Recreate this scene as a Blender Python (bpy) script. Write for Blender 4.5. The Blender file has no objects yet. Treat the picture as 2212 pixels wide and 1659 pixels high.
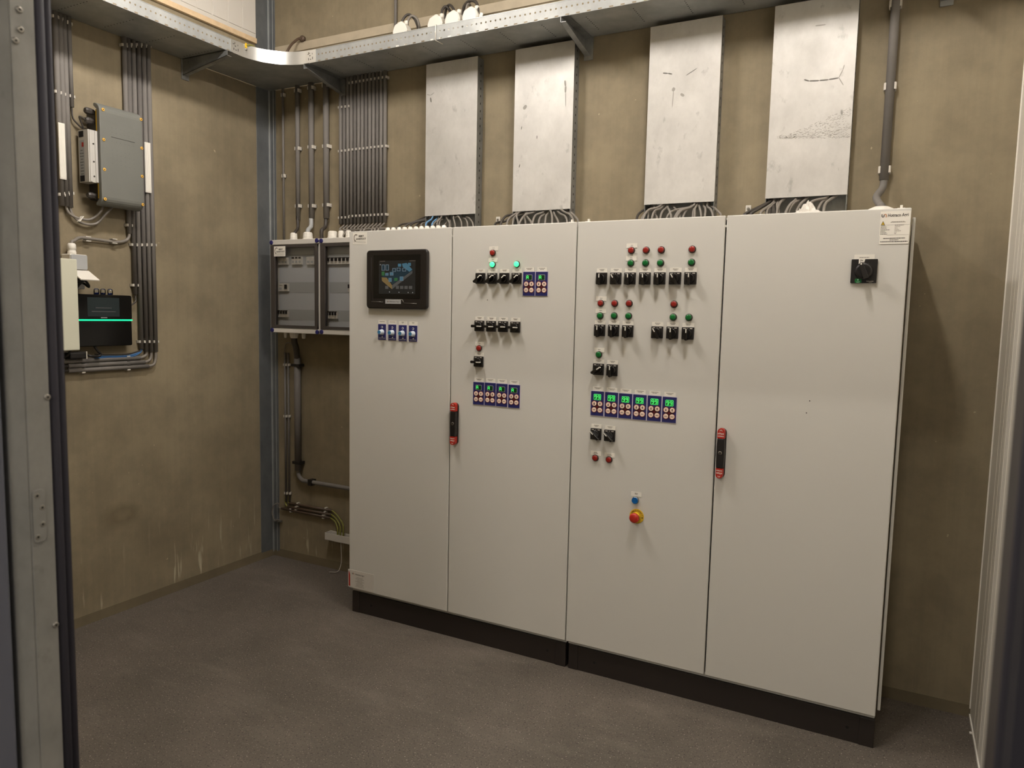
import bpy, math, random
import numpy as np
from mathutils import Vector, Matrix
random.seed(7)
PI = math.pi
SC = bpy.context.scene
COL = SC.collection

# ------------------------------------------------------------------ camera, world, lights, exposure
F, YAW, PITCH, ROLL = 1582.5451, 0.4842, -0.0956, 0.0211
CAM = np.array([2.3907, -2.8054, 1.5219])
IW, IH = 2212, 1659
_f = np.array([-math.sin(YAW)*math.cos(PITCH), math.cos(YAW)*math.cos(PITCH), math.sin(PITCH)])
_r = np.array([math.cos(YAW), math.sin(YAW), 0.0])
_u = np.cross(_r, _f)
RGT = _r*math.cos(ROLL) + _u*math.sin(ROLL)
UPV = -_r*math.sin(ROLL) + _u*math.cos(ROLL)

cd = bpy.data.cameras.new('camera'); cam = bpy.data.objects.new('camera', cd); COL.objects.link(cam)
cd.sensor_width = 36; cd.sensor_fit = 'HORIZONTAL'; cd.lens = F/IW*36; cd.clip_start = .02
cam.matrix_world = Matrix(((RGT[0], UPV[0], -_f[0], CAM[0]), (RGT[1], UPV[1], -_f[1], CAM[1]), (RGT[2], UPV[2], -_f[2], CAM[2]), (0, 0, 0, 1)))
SC.camera = cam
cd.dof.use_dof = True; cd.dof.focus_distance = 3.6; cd.dof.aperture_fstop = 7.5

w = bpy.data.worlds.new('world'); SC.world = w; w.use_nodes = True
w.node_tree.nodes['Background'].inputs[0].default_value = (1.0, .94, .86, 1)
w.node_tree.nodes['Background'].inputs[1].default_value = 0.28

def area(name, loc, sx, sy, power, col=(1, .92, .80), rot=(0, 0, 0)):
    l = bpy.data.lights.new(name, 'AREA'); l.shape = 'RECTANGLE'; l.size = sx; l.size_y = sy; l.energy = power; l.color = col
    o = bpy.data.objects.new(name, l); COL.objects.link(o); o.location = loc; o.rotation_euler = rot
    return o
LAMPS = [(1.93, -.86, 3.34), (.25, -.86, 3.34)]           # two long tube lamps; their lit diffusers are built at the end
LAMP_GLOW, LAMP_COL = 122, (1.0, .93, .87)
area('corridor_light', (2.1, -4.55, 2.92), .5, .15, 52)

SC.view_settings.view_transform = 'Standard'; SC.view_settings.look = 'None'
SC.view_settings.gamma = 1.0; SC.view_settings.use_curve_mapping = False
SC.view_settings.exposure = 0.0

# ------------------------------------------------------------------ places
D, XL, XR, YF, ZC = .4476, -.969, 2.7262, -2.213, 3.6      # back wall, left wall, right wall, front wall (room side), ceiling
def at(px, py, axis, val):
    d = _f + RGT*(px-IW/2)/F - UPV*(py-IH/2)/F
    return CAM + (val-CAM[axis])/d[axis]*d
def FR(px, py, y=0.0):                                     # point on a plane facing the room front (y constant)
    p = at(px, py, 1, y); return (p[0], p[1], p[2])
def LW(px, py, off=0.0):                                   # point on a plane parallel to the left wall
    p = at(px, py, 0, XL+off); return (p[0], p[1], p[2])

# ------------------------------------------------------------------ materials
def lin(c):
    out = []
    for v in c:
        v /= 255.0
        out.append(v/12.92 if v <= .04045 else ((v+.055)/1.055)**2.4)
    return tuple(out)
class NT:
    def __init__(s, name):
        s.m = bpy.data.materials.new(name); s.m.use_nodes = True; s.t = s.m.node_tree
        s.b = s.t.nodes['Principled BSDF']; s.out = s.t.nodes['Material Output']
    def n(s, typ, **kw):
        nd = s.t.nodes.new(typ)
        for k, v in kw.items():
            if k in nd.bl_rna.properties: setattr(nd, k, v)
            else: nd.inputs[k].default_value = v
        return nd
    def l(s, a, b): s.t.links.new(a, b)
    def pos(s, sc=(1, 1, 1)):
        g = s.n('ShaderNodeNewGeometry'); m = s.n('ShaderNodeVectorMath', operation='MULTIPLY'); m.inputs[1].default_value = sc
        s.l(g.outputs['Position'], m.inputs[0]); return m.outputs[0]
    def noise(s, scale, detail=4, rough=.55, sc=(1, 1, 1)):
        nd = s.n('ShaderNodeTexNoise'); nd.inputs['Scale'].default_value = scale; nd.inputs['Detail'].default_value = detail; nd.inputs['Roughness'].default_value = rough
        s.l(s.pos(sc), nd.inputs['Vector']); return nd.outputs['Fac']
    def ramp(s, fac, stops):
        r = s.n('ShaderNodeValToRGB'); e = r.color_ramp.elements
        while len(e) < len(stops): e.new(.5)
        for i, (p, c) in enumerate(stops):
            e[i].position = p; e[i].color = (*c, 1) if len(c) == 3 else c
        s.l(fac, r.inputs[0]); return r.outputs[0]
    def mix(s, a, b, fac, mode='MIX'):
        m = s.n('ShaderNodeMix', data_type='RGBA', blend_type=mode)
        for sock, v in ((m.inputs[0], fac), (m.inputs[6], a), (m.inputs[7], b)):
            if hasattr(v, 'is_linked'): s.l(v, sock)
            elif isinstance(v, (int, float)): sock.default_value = v
            else: sock.default_value = (*v, 1)
        return m.outputs[2]
    def bump(s, h, strength, dist=.002):
        b = s.n('ShaderNodeBump'); b.inputs['Strength'].default_value = strength; b.inputs['Distance'].default_value = dist
        s.l(h, b.inputs['Height']); s.l(b.outputs[0], s.b.inputs['Normal'])
def mat(name, rgb, rough=.5, metal=0.0, var=.0, vscale=20, bump=0, bscale=200, emit=None, es=1.0, spec=.5, coat=0):
    k = NT(name); c = lin(rgb)
    k.b.inputs['Roughness'].default_value = rough; k.b.inputs['Metallic'].default_value = metal
    k.b.inputs['Specular IOR Level'].default_value = spec
    if coat: k.b.inputs['Coat Weight'].default_value = coat
    if var:
        f = k.noise(vscale, 5)
        o = k.ramp(f, [(.3, tuple(v*(1-var) for v in c)), (.7, tuple(min(1, v*(1+var)) for v in c))]); k.l(o, k.b.inputs['Base Color'])
    else: k.b.inputs['Base Color'].default_value = (*c, 1)
    if bump: k.bump(k.noise(bscale, 3), bump, .001)
    if emit:
        k.b.inputs['Emission Color'].default_value = (*lin(emit), 1); k.b.inputs['Emission Strength'].default_value = es
    return k.m

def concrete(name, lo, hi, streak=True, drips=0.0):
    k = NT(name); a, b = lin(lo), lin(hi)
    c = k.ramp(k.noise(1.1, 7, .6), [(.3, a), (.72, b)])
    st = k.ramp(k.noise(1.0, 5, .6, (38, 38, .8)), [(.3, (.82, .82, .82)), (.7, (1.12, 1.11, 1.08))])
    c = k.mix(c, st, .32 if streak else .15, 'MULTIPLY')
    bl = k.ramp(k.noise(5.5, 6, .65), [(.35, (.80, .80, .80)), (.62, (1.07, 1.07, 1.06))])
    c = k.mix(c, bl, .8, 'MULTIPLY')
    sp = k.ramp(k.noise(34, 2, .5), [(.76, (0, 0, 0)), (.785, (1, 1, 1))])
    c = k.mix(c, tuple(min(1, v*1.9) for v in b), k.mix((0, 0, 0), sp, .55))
    if drips:
        d = k.ramp(k.noise(1.0, 3, .6, (36, 36, 3.0)), [(.60, (0, 0, 0)), (.66, (1, 1, 1))])
        g = k.n('ShaderNodeNewGeometry'); sx = k.n('ShaderNodeSeparateXYZ'); k.l(g.outputs['Position'], sx.inputs[0])
        h = k.ramp(sx.outputs[2], [(.03, (0, 0, 0)), (.07, (1, 1, 1)), (.16, (.7, .7, .7)), (.42, (0, 0, 0))])
        br = k.ramp(k.noise(2.6, 3), [(.36, (0, 0, 0)), (.56, (1, 1, 1))])
        lft = k.n('ShaderNodeMapRange'); k.l(sx.outputs[0], lft.inputs[0]); lft.inputs[1].default_value = -.3; lft.inputs[2].default_value = .3; lft.inputs[3].default_value = 1; lft.inputs[4].default_value = .12
        fac = k.mix(k.mix(k.mix(d, h, 1.0, 'MULTIPLY'), br, 1.0, 'MULTIPLY'), lft.outputs[0], 1.0, 'MULTIPLY')
        c = k.mix(c, lin((196, 186, 160)), k.mix((0, 0, 0), fac, drips))
    if drips:                                               # one dark damp patch low on the left wall
        g = k.n('ShaderNodeNewGeometry'); sb = k.n('ShaderNodeVectorMath', operation='SUBTRACT'); sb.inputs[1].default_value = DAMP
        k.l(g.outputs['Position'], sb.inputs[0]); ml = k.n('ShaderNodeVectorMath', operation='MULTIPLY'); ml.inputs[1].default_value = (3, 5.2, 9.5); k.l(sb.outputs[0], ml.inputs[0])
        ln = k.n('ShaderNodeVectorMath', operation='LENGTH'); k.l(ml.outputs[0], ln.inputs[0])
        ad = k.n('ShaderNodeMath', operation='MULTIPLY_ADD'); ad.inputs[1].default_value = .6; k.l(k.noise(9, 5), ad.inputs[0]); k.l(ln.outputs['Value'], ad.inputs[2])
        c = k.mix(c, (.70, .68, .64), k.ramp(ad.outputs[0], [(.38, (.35, .35, .35)), (.62, (.8, .8, .8)), (.98, (0, 0, 0))]), 'MULTIPLY')
    k.l(c, k.b.inputs['Base Color']); k.b.inputs['Roughness'].default_value = .72; k.b.inputs['Specular IOR Level'].default_value = .35
    k.bump(k.noise(90, 4), .18, .002)
    return k.m

M = {}
DAMP = LW(262, 1112)
M['concrete'] = concrete('concrete', (126, 115, 93), (148, 136, 112), drips=.75)
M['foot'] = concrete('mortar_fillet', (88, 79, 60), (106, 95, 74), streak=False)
M['concrete_up'] = concrete('concrete_upper', (140, 128, 102), (158, 146, 120), streak=False)
def floor_mat():
    k = NT('speckled_floor')
    c = k.ramp(k.noise(2.2, 6, .6), [(.3, lin((86, 80, 72))), (.7, lin((106, 98, 89)))])
    fl = k.ramp(k.noise(170, 2, .5), [(.645, (0, 0, 0)), (.70, (1, 1, 1))])
    dk = k.ramp(k.noise(135, 2, .5, (1.13, 1.07, 1)), [(.335, (1, 1, 1)), (.40, (0, 0, 0))])
    c = k.mix(c, lin((34, 32, 30)), k.mix((0, 0, 0), dk, .8))
    c = k.mix(c, lin((182, 174, 162)), k.mix((0, 0, 0), fl, .8))
    du = k.ramp(k.noise(1.7, 5, .7, (1, 2.6, 1)), [(.52, (0, 0, 0)), (.72, (1, 1, 1))])
    c = k.mix(c, lin((150, 142, 130)), k.mix((0, 0, 0), du, .22))
    k.l(c, k.b.inputs['Base Color']); k.b.inputs['Roughness'].default_value = .6
    k.bump(k.noise(180, 3), .5, .002)
    return k.m
M['floor'] = floor_mat()
def galv(name, lo, hi, rough, metal, smudge=True):
    k = NT(name)
    c = k.ramp(k.noise(9, 7, .65, (1, 1, .7)), [(.3, lin(lo)), (.7, lin(hi))])
    if smudge:
        s1 = k.ramp(k.noise(15, 5, .6, (1.3, 1, .8)), [(.62, (0, 0, 0)), (.72, (1, 1, 1))])
        c = k.mix(c, tuple(v*.55 for v in lin(lo)), k.mix((0, 0, 0), s1, .5))
        s2 = k.ramp(k.noise(26, 2, .5, (1, 1, .35)), [(.74, (0, 0, 0)), (.78, (1, 1, 1))])
        c = k.mix(c, lin((90, 88, 84)), k.mix((0, 0, 0), s2, .6))
    k.l(c, k.b.inputs['Base Color']); k.b.inputs['Metallic'].default_value = metal
    r = k.ramp(k.noise(6, 5), [(.3, (rough-.06,)*3), (.7, (rough+.08,)*3)]); k.l(r, k.b.inputs['Roughness'])
    k.bump(k.noise(3.5, 3), .12, .01)
    return k.m
M['galv'] = galv('galvanised_cover', (186, 184, 179), (206, 204, 199), .52, .4)
M['galv_tray'] = galv('galvanised_tray', (158, 161, 160), (184, 186, 184), .5, .6, False)
M['galv_rail'] = galv('galvanised_rail', (150, 152, 150), (172, 174, 171), .58, .45, False)
M['post'] = galv('galvanised_post_face', (96, 100, 102), (116, 119, 120), .5, .35, False)
M['galv_dark'] = galv('galvanised_post', (120, 122, 122), (165, 166, 163), .45, .6)
M['bend'] = mat('polished_bend', (220, 221, 219), .3, .85)
M['cab'] = mat('cabinet_grey_paint', (208, 206, 199), .45, spec=.4, bump=.05, bscale=900)
M['cabside'] = M['cab']
M['plinth'] = mat('black_brown_plinth', (38, 31, 27), .5)
M['pvc'] = mat('grey_conduit', (116, 112, 107), .65, var=.06, vscale=6, spec=.3)
M['pvc_dark'] = mat('dark_grey_conduit', (102, 98, 94), .65, var=.06, vscale=6, spec=.3)
M['cable'] = mat('grey_cable', (128, 122, 114), .5)
M['cable_dark'] = mat('dark_cable', (62, 57, 52), .5)
M['cable_blue'] = mat('light_blue_cable', (105, 150, 190), .5)
M['blue_wire'] = mat('blue_wire', (60, 110, 165), .5)
M['gy'] = mat('green_yellow_wire', (126, 124, 52), .5)
M['clip'] = mat('white_clip', (205, 200, 190), .5)
M['white'] = mat('white_plastic', (232, 228, 218), .45)
M['label'] = mat('white_label', (234, 230, 220), .5)
M['ink'] = mat('ink', (52, 46, 42), .6)
M['ink_soft'] = mat('soft_ink', (120, 112, 104), .6)
M['black'] = mat('black_plastic', (26, 23, 22), .4)
M['blackgloss'] = mat('black_gloss', (12, 12, 12), .16)
M['hmi'] = mat('hmi_bezel', (28, 24, 22), .38)
M['scuff'] = mat('grey_scuff', (150, 147, 140), .55)
M['scratch'] = mat('dark_scratch', (104, 101, 95), .55)
M['pale_green'] = mat('pale_green_print', (150, 205, 170), .5)
M['hole'] = mat('dark_hole', (14, 13, 12), .8)
M['red'] = mat('red_lens', (142, 32, 24), .3)
M['redcap'] = mat('red_handle_cap', (176, 40, 26), .4)
M['green'] = mat('green_lens', (10, 105, 45), .28)
M['greenlit'] = mat('lit_green_lens', (90, 240, 160), .3, emit=(60, 255, 150), es=1.5)
M['chrome'] = mat('chrome_bezel', (150, 148, 142), .28, .8)
M['bezel'] = mat('dark_bezel', (66, 60, 56), .35, .4)
M['knobblack'] = mat('knob_black', (22, 20, 19), .24)
M['bluebtn'] = mat('blue_button', (10, 95, 165), .3)
M['yellow'] = mat('yellow_plate', (214, 175, 40), .45)
M['brass'] = mat('yellow_screw', (226, 176, 74), .4)
M['navy'] = mat('navy_panel', (34, 36, 96), .45)
M['maroon'] = mat('maroon_print', (92, 18, 30), .5)
M['lavender'] = mat('lavender_rim', (205, 198, 212), .5)
M['peach'] = mat('pale_key', (240, 212, 194), .45)
M['seg_off'] = mat('display_dark_green', (6, 40, 18), .3, emit=(0, 60, 22), es=.25)
M['seg'] = mat('display_green', (90, 250, 130), .4, emit=(80, 255, 120), es=.75)
M['knob_w'] = mat('pale_knob', (205, 214, 222), .35)
M['knob_b'] = mat('blue_knob_face', (52, 120, 165), .4)
k_ = NT('lamp_diffuser'); k_.b.inputs['Base Color'].default_value = (.9, .9, .9, 1); k_.b.inputs['Emission Color'].default_value = (*LAMP_COL, 1); k_.b.inputs['Emission Strength'].default_value = LAMP_GLOW; M['lamp'] = k_.m
M['boxgrey'] = mat('box_grey', (206, 202, 194), .45)
M['boxin'] = mat('inner_cover_grey', (190, 193, 197), .5)
M['vialblue'] = mat('vial_blue', (36, 66, 150), .35)
M['navycap'] = mat('navy_cap', (28, 26, 92), .4)
M['doorgrey'] = mat('smoked_door_frame', (66, 61, 58), .35)
M['rect'] = mat('grey_cast_cover', (112, 113, 107), .5, var=.05, vscale=8)
M['rect_dark'] = mat('dark_cast_body', (58, 55, 51), .55)
M['gland_dark'] = mat('dark_gland', (72, 68, 64), .35)
M['psu'] = mat('aluminium_case', (206, 204, 198), .4, .35)
M['beige'] = mat('pale_green_white', (206, 206, 186), .5)
M['lgrey'] = mat('light_grey_lid', (168, 170, 170), .45)
M['ledstrip'] = mat('green_light_strip', (40, 230, 150), .4, emit=(20, 235, 140), es=1.6)
M['screen'] = mat('dim_screen', (30, 36, 36), .25, emit=(40, 50, 50), es=.25)
M['wood'] = mat('pale_wood', (214, 188, 152), .6, var=.12, vscale=30)
M['pvcw'] = mat('white_cladding', (208, 203, 194), .45)
M['sandwich'] = mat('white_sandwich_panel', (220, 215, 204), .4)
M['frame'] = galv('brushed_frame', (128, 127, 123), (160, 158, 152), .5, .35)
M['seal'] = mat('charcoal_seal', (46, 44, 50), .75, spec=.2)
M['outer'] = mat('blue_grey_leaf', (92, 94, 104), .45)
M['sealr'] = mat('brown_black_seal', (48, 40, 38), .55)
M['steel'] = mat('screw_steel', (150, 146, 138), .35, .8)
M['brown'] = mat('brown_pipe', (84, 68, 54), .5)
M['plaster'] = mat('joint_strip', (176, 164, 142), .7, var=.08, vscale=14)
M['orange'] = mat('logo_orange', (190, 130, 90), .5)
M['plastic_bag'] = mat('crumpled_film', (220, 216, 208), .22, bump=.6, bscale=60)
def scr(name, rgb, s=.5): return mat(name, tuple(v*.35 for v in rgb), .25, emit=rgb, es=s)
M['s_bg'] = scr('screen_grey', (44, 44, 42), .35)
M['s_blue'] = scr('screen_blue', (78, 122, 142)); M['s_blued'] = scr('screen_deep_blue', (32, 54, 64))
M['s_sand'] = scr('screen_sand', (135, 112, 70)); M['s_green'] = scr('screen_green', (58, 112, 66))
M['s_grey'] = scr('screen_light_grey', (92, 90, 86)); M['s_ico'] = scr('screen_icon', (112, 128, 138)); M['s_white'] = scr('screen_white', (190, 190, 188))
def glassy(name, tint, gloss, rough):
    k = NT(name); k.t.nodes.remove(k.b)
    t = k.n('ShaderNodeBsdfTransparent'); t.inputs[0].default_value = (*tint, 1)
    g = k.n('ShaderNodeBsdfGlossy'); g.inputs['Roughness'].default_value = rough; g.inputs[0].default_value = (1, 1, 1, 1)
    m = k.n('ShaderNodeMixShader'); lw = k.n('ShaderNodeLayerWeight'); lw.inputs[0].default_value = gloss
    k.l(lw.outputs['Fresnel'], m.inputs[0]); k.l(t.outputs[0], m.inputs[1]); k.l(g.outputs[0], m.inputs[2]); k.l(m.outputs[0], k.out.inputs[0])
    return k.m
M['smoke'] = glassy('smoked_pane', (.95, .95, .95), .12, .04)
M['clear'] = glassy('clear_vial', (.9, .92, .92), .35, .03)

# ------------------------------------------------------------------ mesh builder
_txt = {}
def text_data(s, bold=0.0):
    key = (s, bold)
    if key not in _txt:
        c = bpy.data.curves.new('t', 'FONT'); c.body = s; c.size = 1; c.resolution_u = 3; c.offset = bold
        o = bpy.data.objects.new('t', c); COL.objects.link(o)
        dg = bpy.context.evaluated_depsgraph_get(); dg.update()
        me = bpy.data.meshes.new_from_object(o.evaluated_get(dg))
        _txt[key] = ([tuple(v.co) for v in me.vertices], [tuple(p.vertices) for p in me.polygons])
        bpy.data.objects.remove(o); bpy.data.curves.remove(c); bpy.data.meshes.remove(me)
    return _txt[key]

OFF = {}
class MB:
    def __init__(s): s.v = []; s.f = []; s.m = []; s.sm = []; s.mats = []
    def mi(s, m):
        if m not in s.mats: s.mats.append(m)
        return s.mats.index(m)
    def add(s, vs, fs, m, smooth=False):
        b = len(s.v); i = s.mi(m); s.v += [tuple(float(c) for c in v) for v in vs]
        for f in fs: s.f.append(tuple(b+k for k in f)); s.m.append(i); s.sm.append(smooth)
        return s
    def box(s, x0, x1, y0, y1, z0, z1, m):
        vs = [(x, y, z) for x in (x0, x1) for y in (y0, y1) for z in (z0, z1)]
        return s.add(vs, [(0, 1, 3, 2), (4, 6, 7, 5), (0, 4, 5, 1), (2, 3, 7, 6), (0, 2, 6, 4), (1, 5, 7, 3)], m)
    def obox(s, c, ax, h, m):
        c = Vector(c); A = [Vector(a).normalized() for a in ax]
        vs = [c+A[0]*h[0]*i+A[1]*h[1]*j+A[2]*h[2]*k for i in (-1, 1) for j in (-1, 1) for k in (-1, 1)]
        return s.add(vs, [(0, 1, 3, 2), (4, 6, 7, 5), (0, 4, 5, 1), (2, 3, 7, 6), (0, 2, 6, 4), (1, 5, 7, 3)], m)
    def poly(s, pts, m):
        return s.add(pts, [tuple(range(len(pts)))], m)
    def prism(s, pts, ext, m, smooth=False):                # 3d polygon extruded by vector ext
        n = len(pts); e = Vector(ext); vs = [Vector(p) for p in pts]; vs = vs+[p+e for p in vs]
        s.add(vs, [tuple(range(n-1, -1, -1)), tuple(range(n, 2*n))], m)
        b = len(s.v)-2*n; i = s.mi(m)
        for k in range(n): s.f.append((b+k, b+(k+1) % n, b+n+(k+1) % n, b+n+k)); s.m.append(i); s.sm.append(smooth)
        return s
    def tube(s, pts, r, m, n=10, smooth_path=False, cap=True, sub=6):
        P = [Vector(p) for p in pts]
        if smooth_path and len(P) > 2:
            Q = [P[0]*2-P[1]]+P+[P[-1]*2-P[-2]]; out = []
            for i in range(1, len(Q)-2):
                a, b, c, d = Q[i-1], Q[i], Q[i+1], Q[i+2]
                t0 = 0.0; t1 = t0+max((b-a).length, 1e-5)**.5; t2 = t1+max((c-b).length, 1e-5)**.5; t3 = t2+max((d-c).length, 1e-5)**.5
                for k in range(sub):                        # centripetal spline through the points
                    t = t1+(t2-t1)*k/sub
                    A1 = a*((t1-t)/(t1-t0))+b*((t-t0)/(t1-t0)); A2 = b*((t2-t)/(t2-t1))+c*((t-t1)/(t2-t1)); A3 = c*((t3-t)/(t3-t2))+d*((t-t2)/(t3-t2))
                    B1 = A1*((t2-t)/(t2-t0))+A2*((t-t0)/(t2-t0)); B2 = A2*((t3-t)/(t3-t1))+A3*((t-t1)/(t3-t1))
                    out.append(B1*((t2-t)/(t2-t1))+B2*((t-t1)/(t2-t1)))
            P = out+[P[-1]]
        rs = r if isinstance(r, (list, tuple)) else [r]*len(P)
        T = []
        for i in range(len(P)):
            a = P[max(0, i-1)]; b = P[min(len(P)-1, i+1)]; T.append((b-a).normalized())
        up = Vector((0, 0, 1)) if abs(T[0].z) < .9 else Vector((0, 1, 0))
        N = (up-T[0]*up.dot(T[0])).normalized(); vs = []
        for i, p in enumerate(P):
            N = (N-T[i]*N.dot(T[i])).normalized(); B = T[i].cross(N)
            for k in range(n):
                a = 2*PI*k/n; vs.append(p+(N*math.cos(a)+B*math.sin(a))*rs[i])
        fs = [(i*n+k, i*n+(k+1) % n, (i+1)*n+(k+1) % n, (i+1)*n+k) for i in range(len(P)-1) for k in range(n)]
        b0 = len(s.v); s.add(vs, fs, m, True)
        if cap:
            i = s.mi(m); L = len(P)-1
            s.f.append(tuple(b0+k for k in range(n-1, -1, -1))); s.m.append(i); s.sm.append(False)
            s.f.append(tuple(b0+L*n+k for k in range(n))); s.m.append(i); s.sm.append(False)
        return s
    def lathe(s, o, axis, prof, m, n=20, smooth=True):      # prof: list of (radius, height along axis)
        o = Vector(o); A = Vector(axis).normalized(); up = Vector((0, 0, 1)) if abs(A.z) < .9 else Vector((1, 0, 0))
        N = (up-A*up.dot(A)).normalized(); B = A.cross(N); vs = []
        for r, h in prof:
            for k in range(n):
                a = 2*PI*k/n; vs.append(o+A*h+(N*math.cos(a)+B*math.sin(a))*max(r, 1e-5))
        fs = [(i*n+k, i*n+(k+1) % n, (i+1)*n+(k+1) % n, (i+1)*n+k) for i in range(len(prof)-1) for k in range(n)]
        b0 = len(s.v); s.add(vs, fs, m, smooth); i = s.mi(m); L = len(prof)-1
        s.f.append(tuple(b0+k for k in range(n-1, -1, -1))); s.m.append(i); s.sm.append(False)
        s.f.append(tuple(b0+L*n+k for k in range(n))); s.m.append(i); s.sm.append(False)
        return s
    def rplate(s, c, u, v, w, h, r, t, m, seg=5):           # rounded rectangle plate, centre c on its back face, thickness t along u x v
        c = Vector(c); u = Vector(u).normalized(); v = Vector(v).normalized(); n = u.cross(v); pts = []
        for (sx, sy, a0) in ((1, 1, 0), (-1, 1, 90), (-1, -1, 180), (1, -1, 270)):
            for k in range(seg+1):
                a = math.radians(a0+90*k/seg)
                pts.append(c+u*(sx*(w/2-r)+r*math.cos(a))+v*(sy*(h/2-r)+r*math.sin(a)))
        return s.prism(pts, n*t, m)
    def text(s, st, o, u, v, size, m, align='c', bold=0.0, w=None, lift=.0004):
        vs, fs = text_data(st, bold); u = Vector(u).normalized(); v = Vector(v).normalized(); n = u.cross(v)
        xs = [a[0] for a in vs]; x0, x1 = min(xs), max(xs)
        sx = size if w is None else w/(x1-x0)
        sh = {'c': -(x0+x1)/2, 'l': -x0, 'r': -x1}[align]
        return s.add([Vector(o)+u*((a[0]+sh)*sx)+v*((a[1]-.36)*size)+n*lift for a in vs], fs, m)
    def build(s, name, parent=None, bevel=0, seg=2, off=None):
        if off is None: off = OFF[parent.name] if parent else (0, 0, 0)
        me = bpy.data.meshes.new(name)
        me.from_pydata([(a-off[0], b-off[1], c-off[2]) for a, b, c in s.v], [], s.f)
        for m in s.mats: me.materials.append(M[m] if isinstance(m, str) else m)
        me.polygons.foreach_set('material_index', s.m); me.polygons.foreach_set('use_smooth', s.sm); me.update()
        o = bpy.data.objects.new(name, me); COL.objects.link(o)
        if parent: o.parent = parent; OFF[o.name] = off
        else: o.location = off; OFF[o.name] = off
        if bevel:
            b = o.modifiers.new('bevel', 'BEVEL'); b.width = bevel; b.segments = seg; b.limit_method = 'ANGLE'; b.angle_limit = math.radians(40)
        return o
def tag(o, label, cat, group=None):
    o['label'] = label; o['category'] = cat
    if group: o['group'] = group
    return o
def thing(name, label, cat, loc, group=None):
    o = bpy.data.objects.new(name, None); COL.objects.link(o); o.empty_display_size = .05
    o.location = loc; OFF[o.name] = tuple(float(c) for c in loc)
    return tag(o, label, cat, group)
def single(mb, name, label, cat, group=None, bevel=0):
    vs = np.array(mb.v); c = ((vs[:, 0].min()+vs[:, 0].max())/2, (vs[:, 1].min()+vs[:, 1].max())/2, vs[:, 2].min())
    return tag(mb.build(name, None, bevel, off=tuple(float(q) for q in c)), label, cat, group)
def struct(mb, name, bevel=0, parent=None):
    o = mb.build(name, parent, bevel)
    if not parent: o['kind'] = 'structure'
    return o
def lab(o, t): o['label'] = t; return o
X, Y, Z = (1, 0, 0), (0, 1, 0), (0, 0, 1)
ORD = ['first', 'second', 'third', 'fourth', 'fifth', 'sixth', 'seventh', 'eighth', 'ninth', 'tenth', 'eleventh', 'twelfth', 'thirteenth', 'fourteenth', 'fifteenth', 'sixteenth', 'seventeenth', 'eighteenth', 'nineteenth', 'twentieth']

# ------------------------------------------------------------------ room shell
YO = -2.31
struct(MB().box(XL-.2, XR+.2, -6, D+.2, -.1, 0, 'floor'), 'floor')
struct(MB().box(XL-.15, XR+.15, D, D+.15, 0, ZC, 'concrete'), 'wall_back')
struct(MB().box(XL-.15, XL, YF-.2, D-.105, 0, ZC, 'concrete'), 'wall_left')
# right wall: white sandwich panel with narrow grooves
mb = MB(); mb.box(XR+.004, XR+.12, YF, D, 0, ZC, 'sandwich')
y = D-.004; k = 0
while y > YF+.03:
    wd = (.11, .085, .085, .085)[k % 4] if k else .16
    mb.box(XR, XR+.006, y-wd+.007, y, .012, ZC, 'sandwich'); y -= wd; k += 1
struct(mb, 'wall_right', .0015)
struct(MB().box(XR-.004, XR+.002, YF, D, 0, .012, 'white').box(XR-.004, XR+.002, D-.004, D, 0, ZC, 'white'), 'trim_1')
struct(MB().box(XL, XR, YF, D, ZC, ZC+.1, 'pvcw'), 'ceiling')
DX0, DX1, DH = 1.388, 2.466, 2.1                             # door opening in the front wall
mb = MB(); mb.box(XL-.15, DX0-.03, YO, YF, 0, ZC, 'concrete_up'); mb.box(DX1, XR+.12, YO, YF, 0, ZC, 'concrete_up'); mb.box(DX0, DX1, YO, YF, DH, ZC, 'concrete_up')
struct(mb, 'wall_front')
# sloped mortar fillets along the foot of the walls
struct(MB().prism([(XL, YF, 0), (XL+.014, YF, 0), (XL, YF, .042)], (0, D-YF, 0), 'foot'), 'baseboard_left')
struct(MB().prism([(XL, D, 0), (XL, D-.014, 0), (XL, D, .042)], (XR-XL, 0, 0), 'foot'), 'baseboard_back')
# galvanised corner post
struct(MB().box(XL-.15, XL+.002, D-.105, D+.001, 0, ZC, 'post').box(XL-.01, XL+.048, D-.004, D+.01, 0, ZC, 'post').box(XL+.0005, XL+.007, D-.014, D, 0, ZC, 'galv_tray').box(XL+.030, XL+.034, D-.006, D-.003, 0, ZC, 'galv_tray'), 'trim_2', .002)
# joint strip across the back wall and white cladding with its batten on the upper left wall
struct(MB().box(XL+.05, XR, D-.006, D+.01, 2.985, 3.032, 'plaster'), 'trim_3', .003)
mb = MB(); yy = D-.11
mb.box(XL-.01, XL+.012, YF, yy, 3.05, ZC, 'pvcw')
k = 0
while yy > YF+.2:
    mb.box(XL+.010, XL+.016, yy-.098, yy-.004, 3.075, ZC, 'pvcw'); yy -= .1
struct(mb, 'trim_4', .002)
struct(MB().box(XL-.01, XL+.02, YF, D-.11, 3.022, 3.050, 'wood'), 'trim_5', .002)

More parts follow.
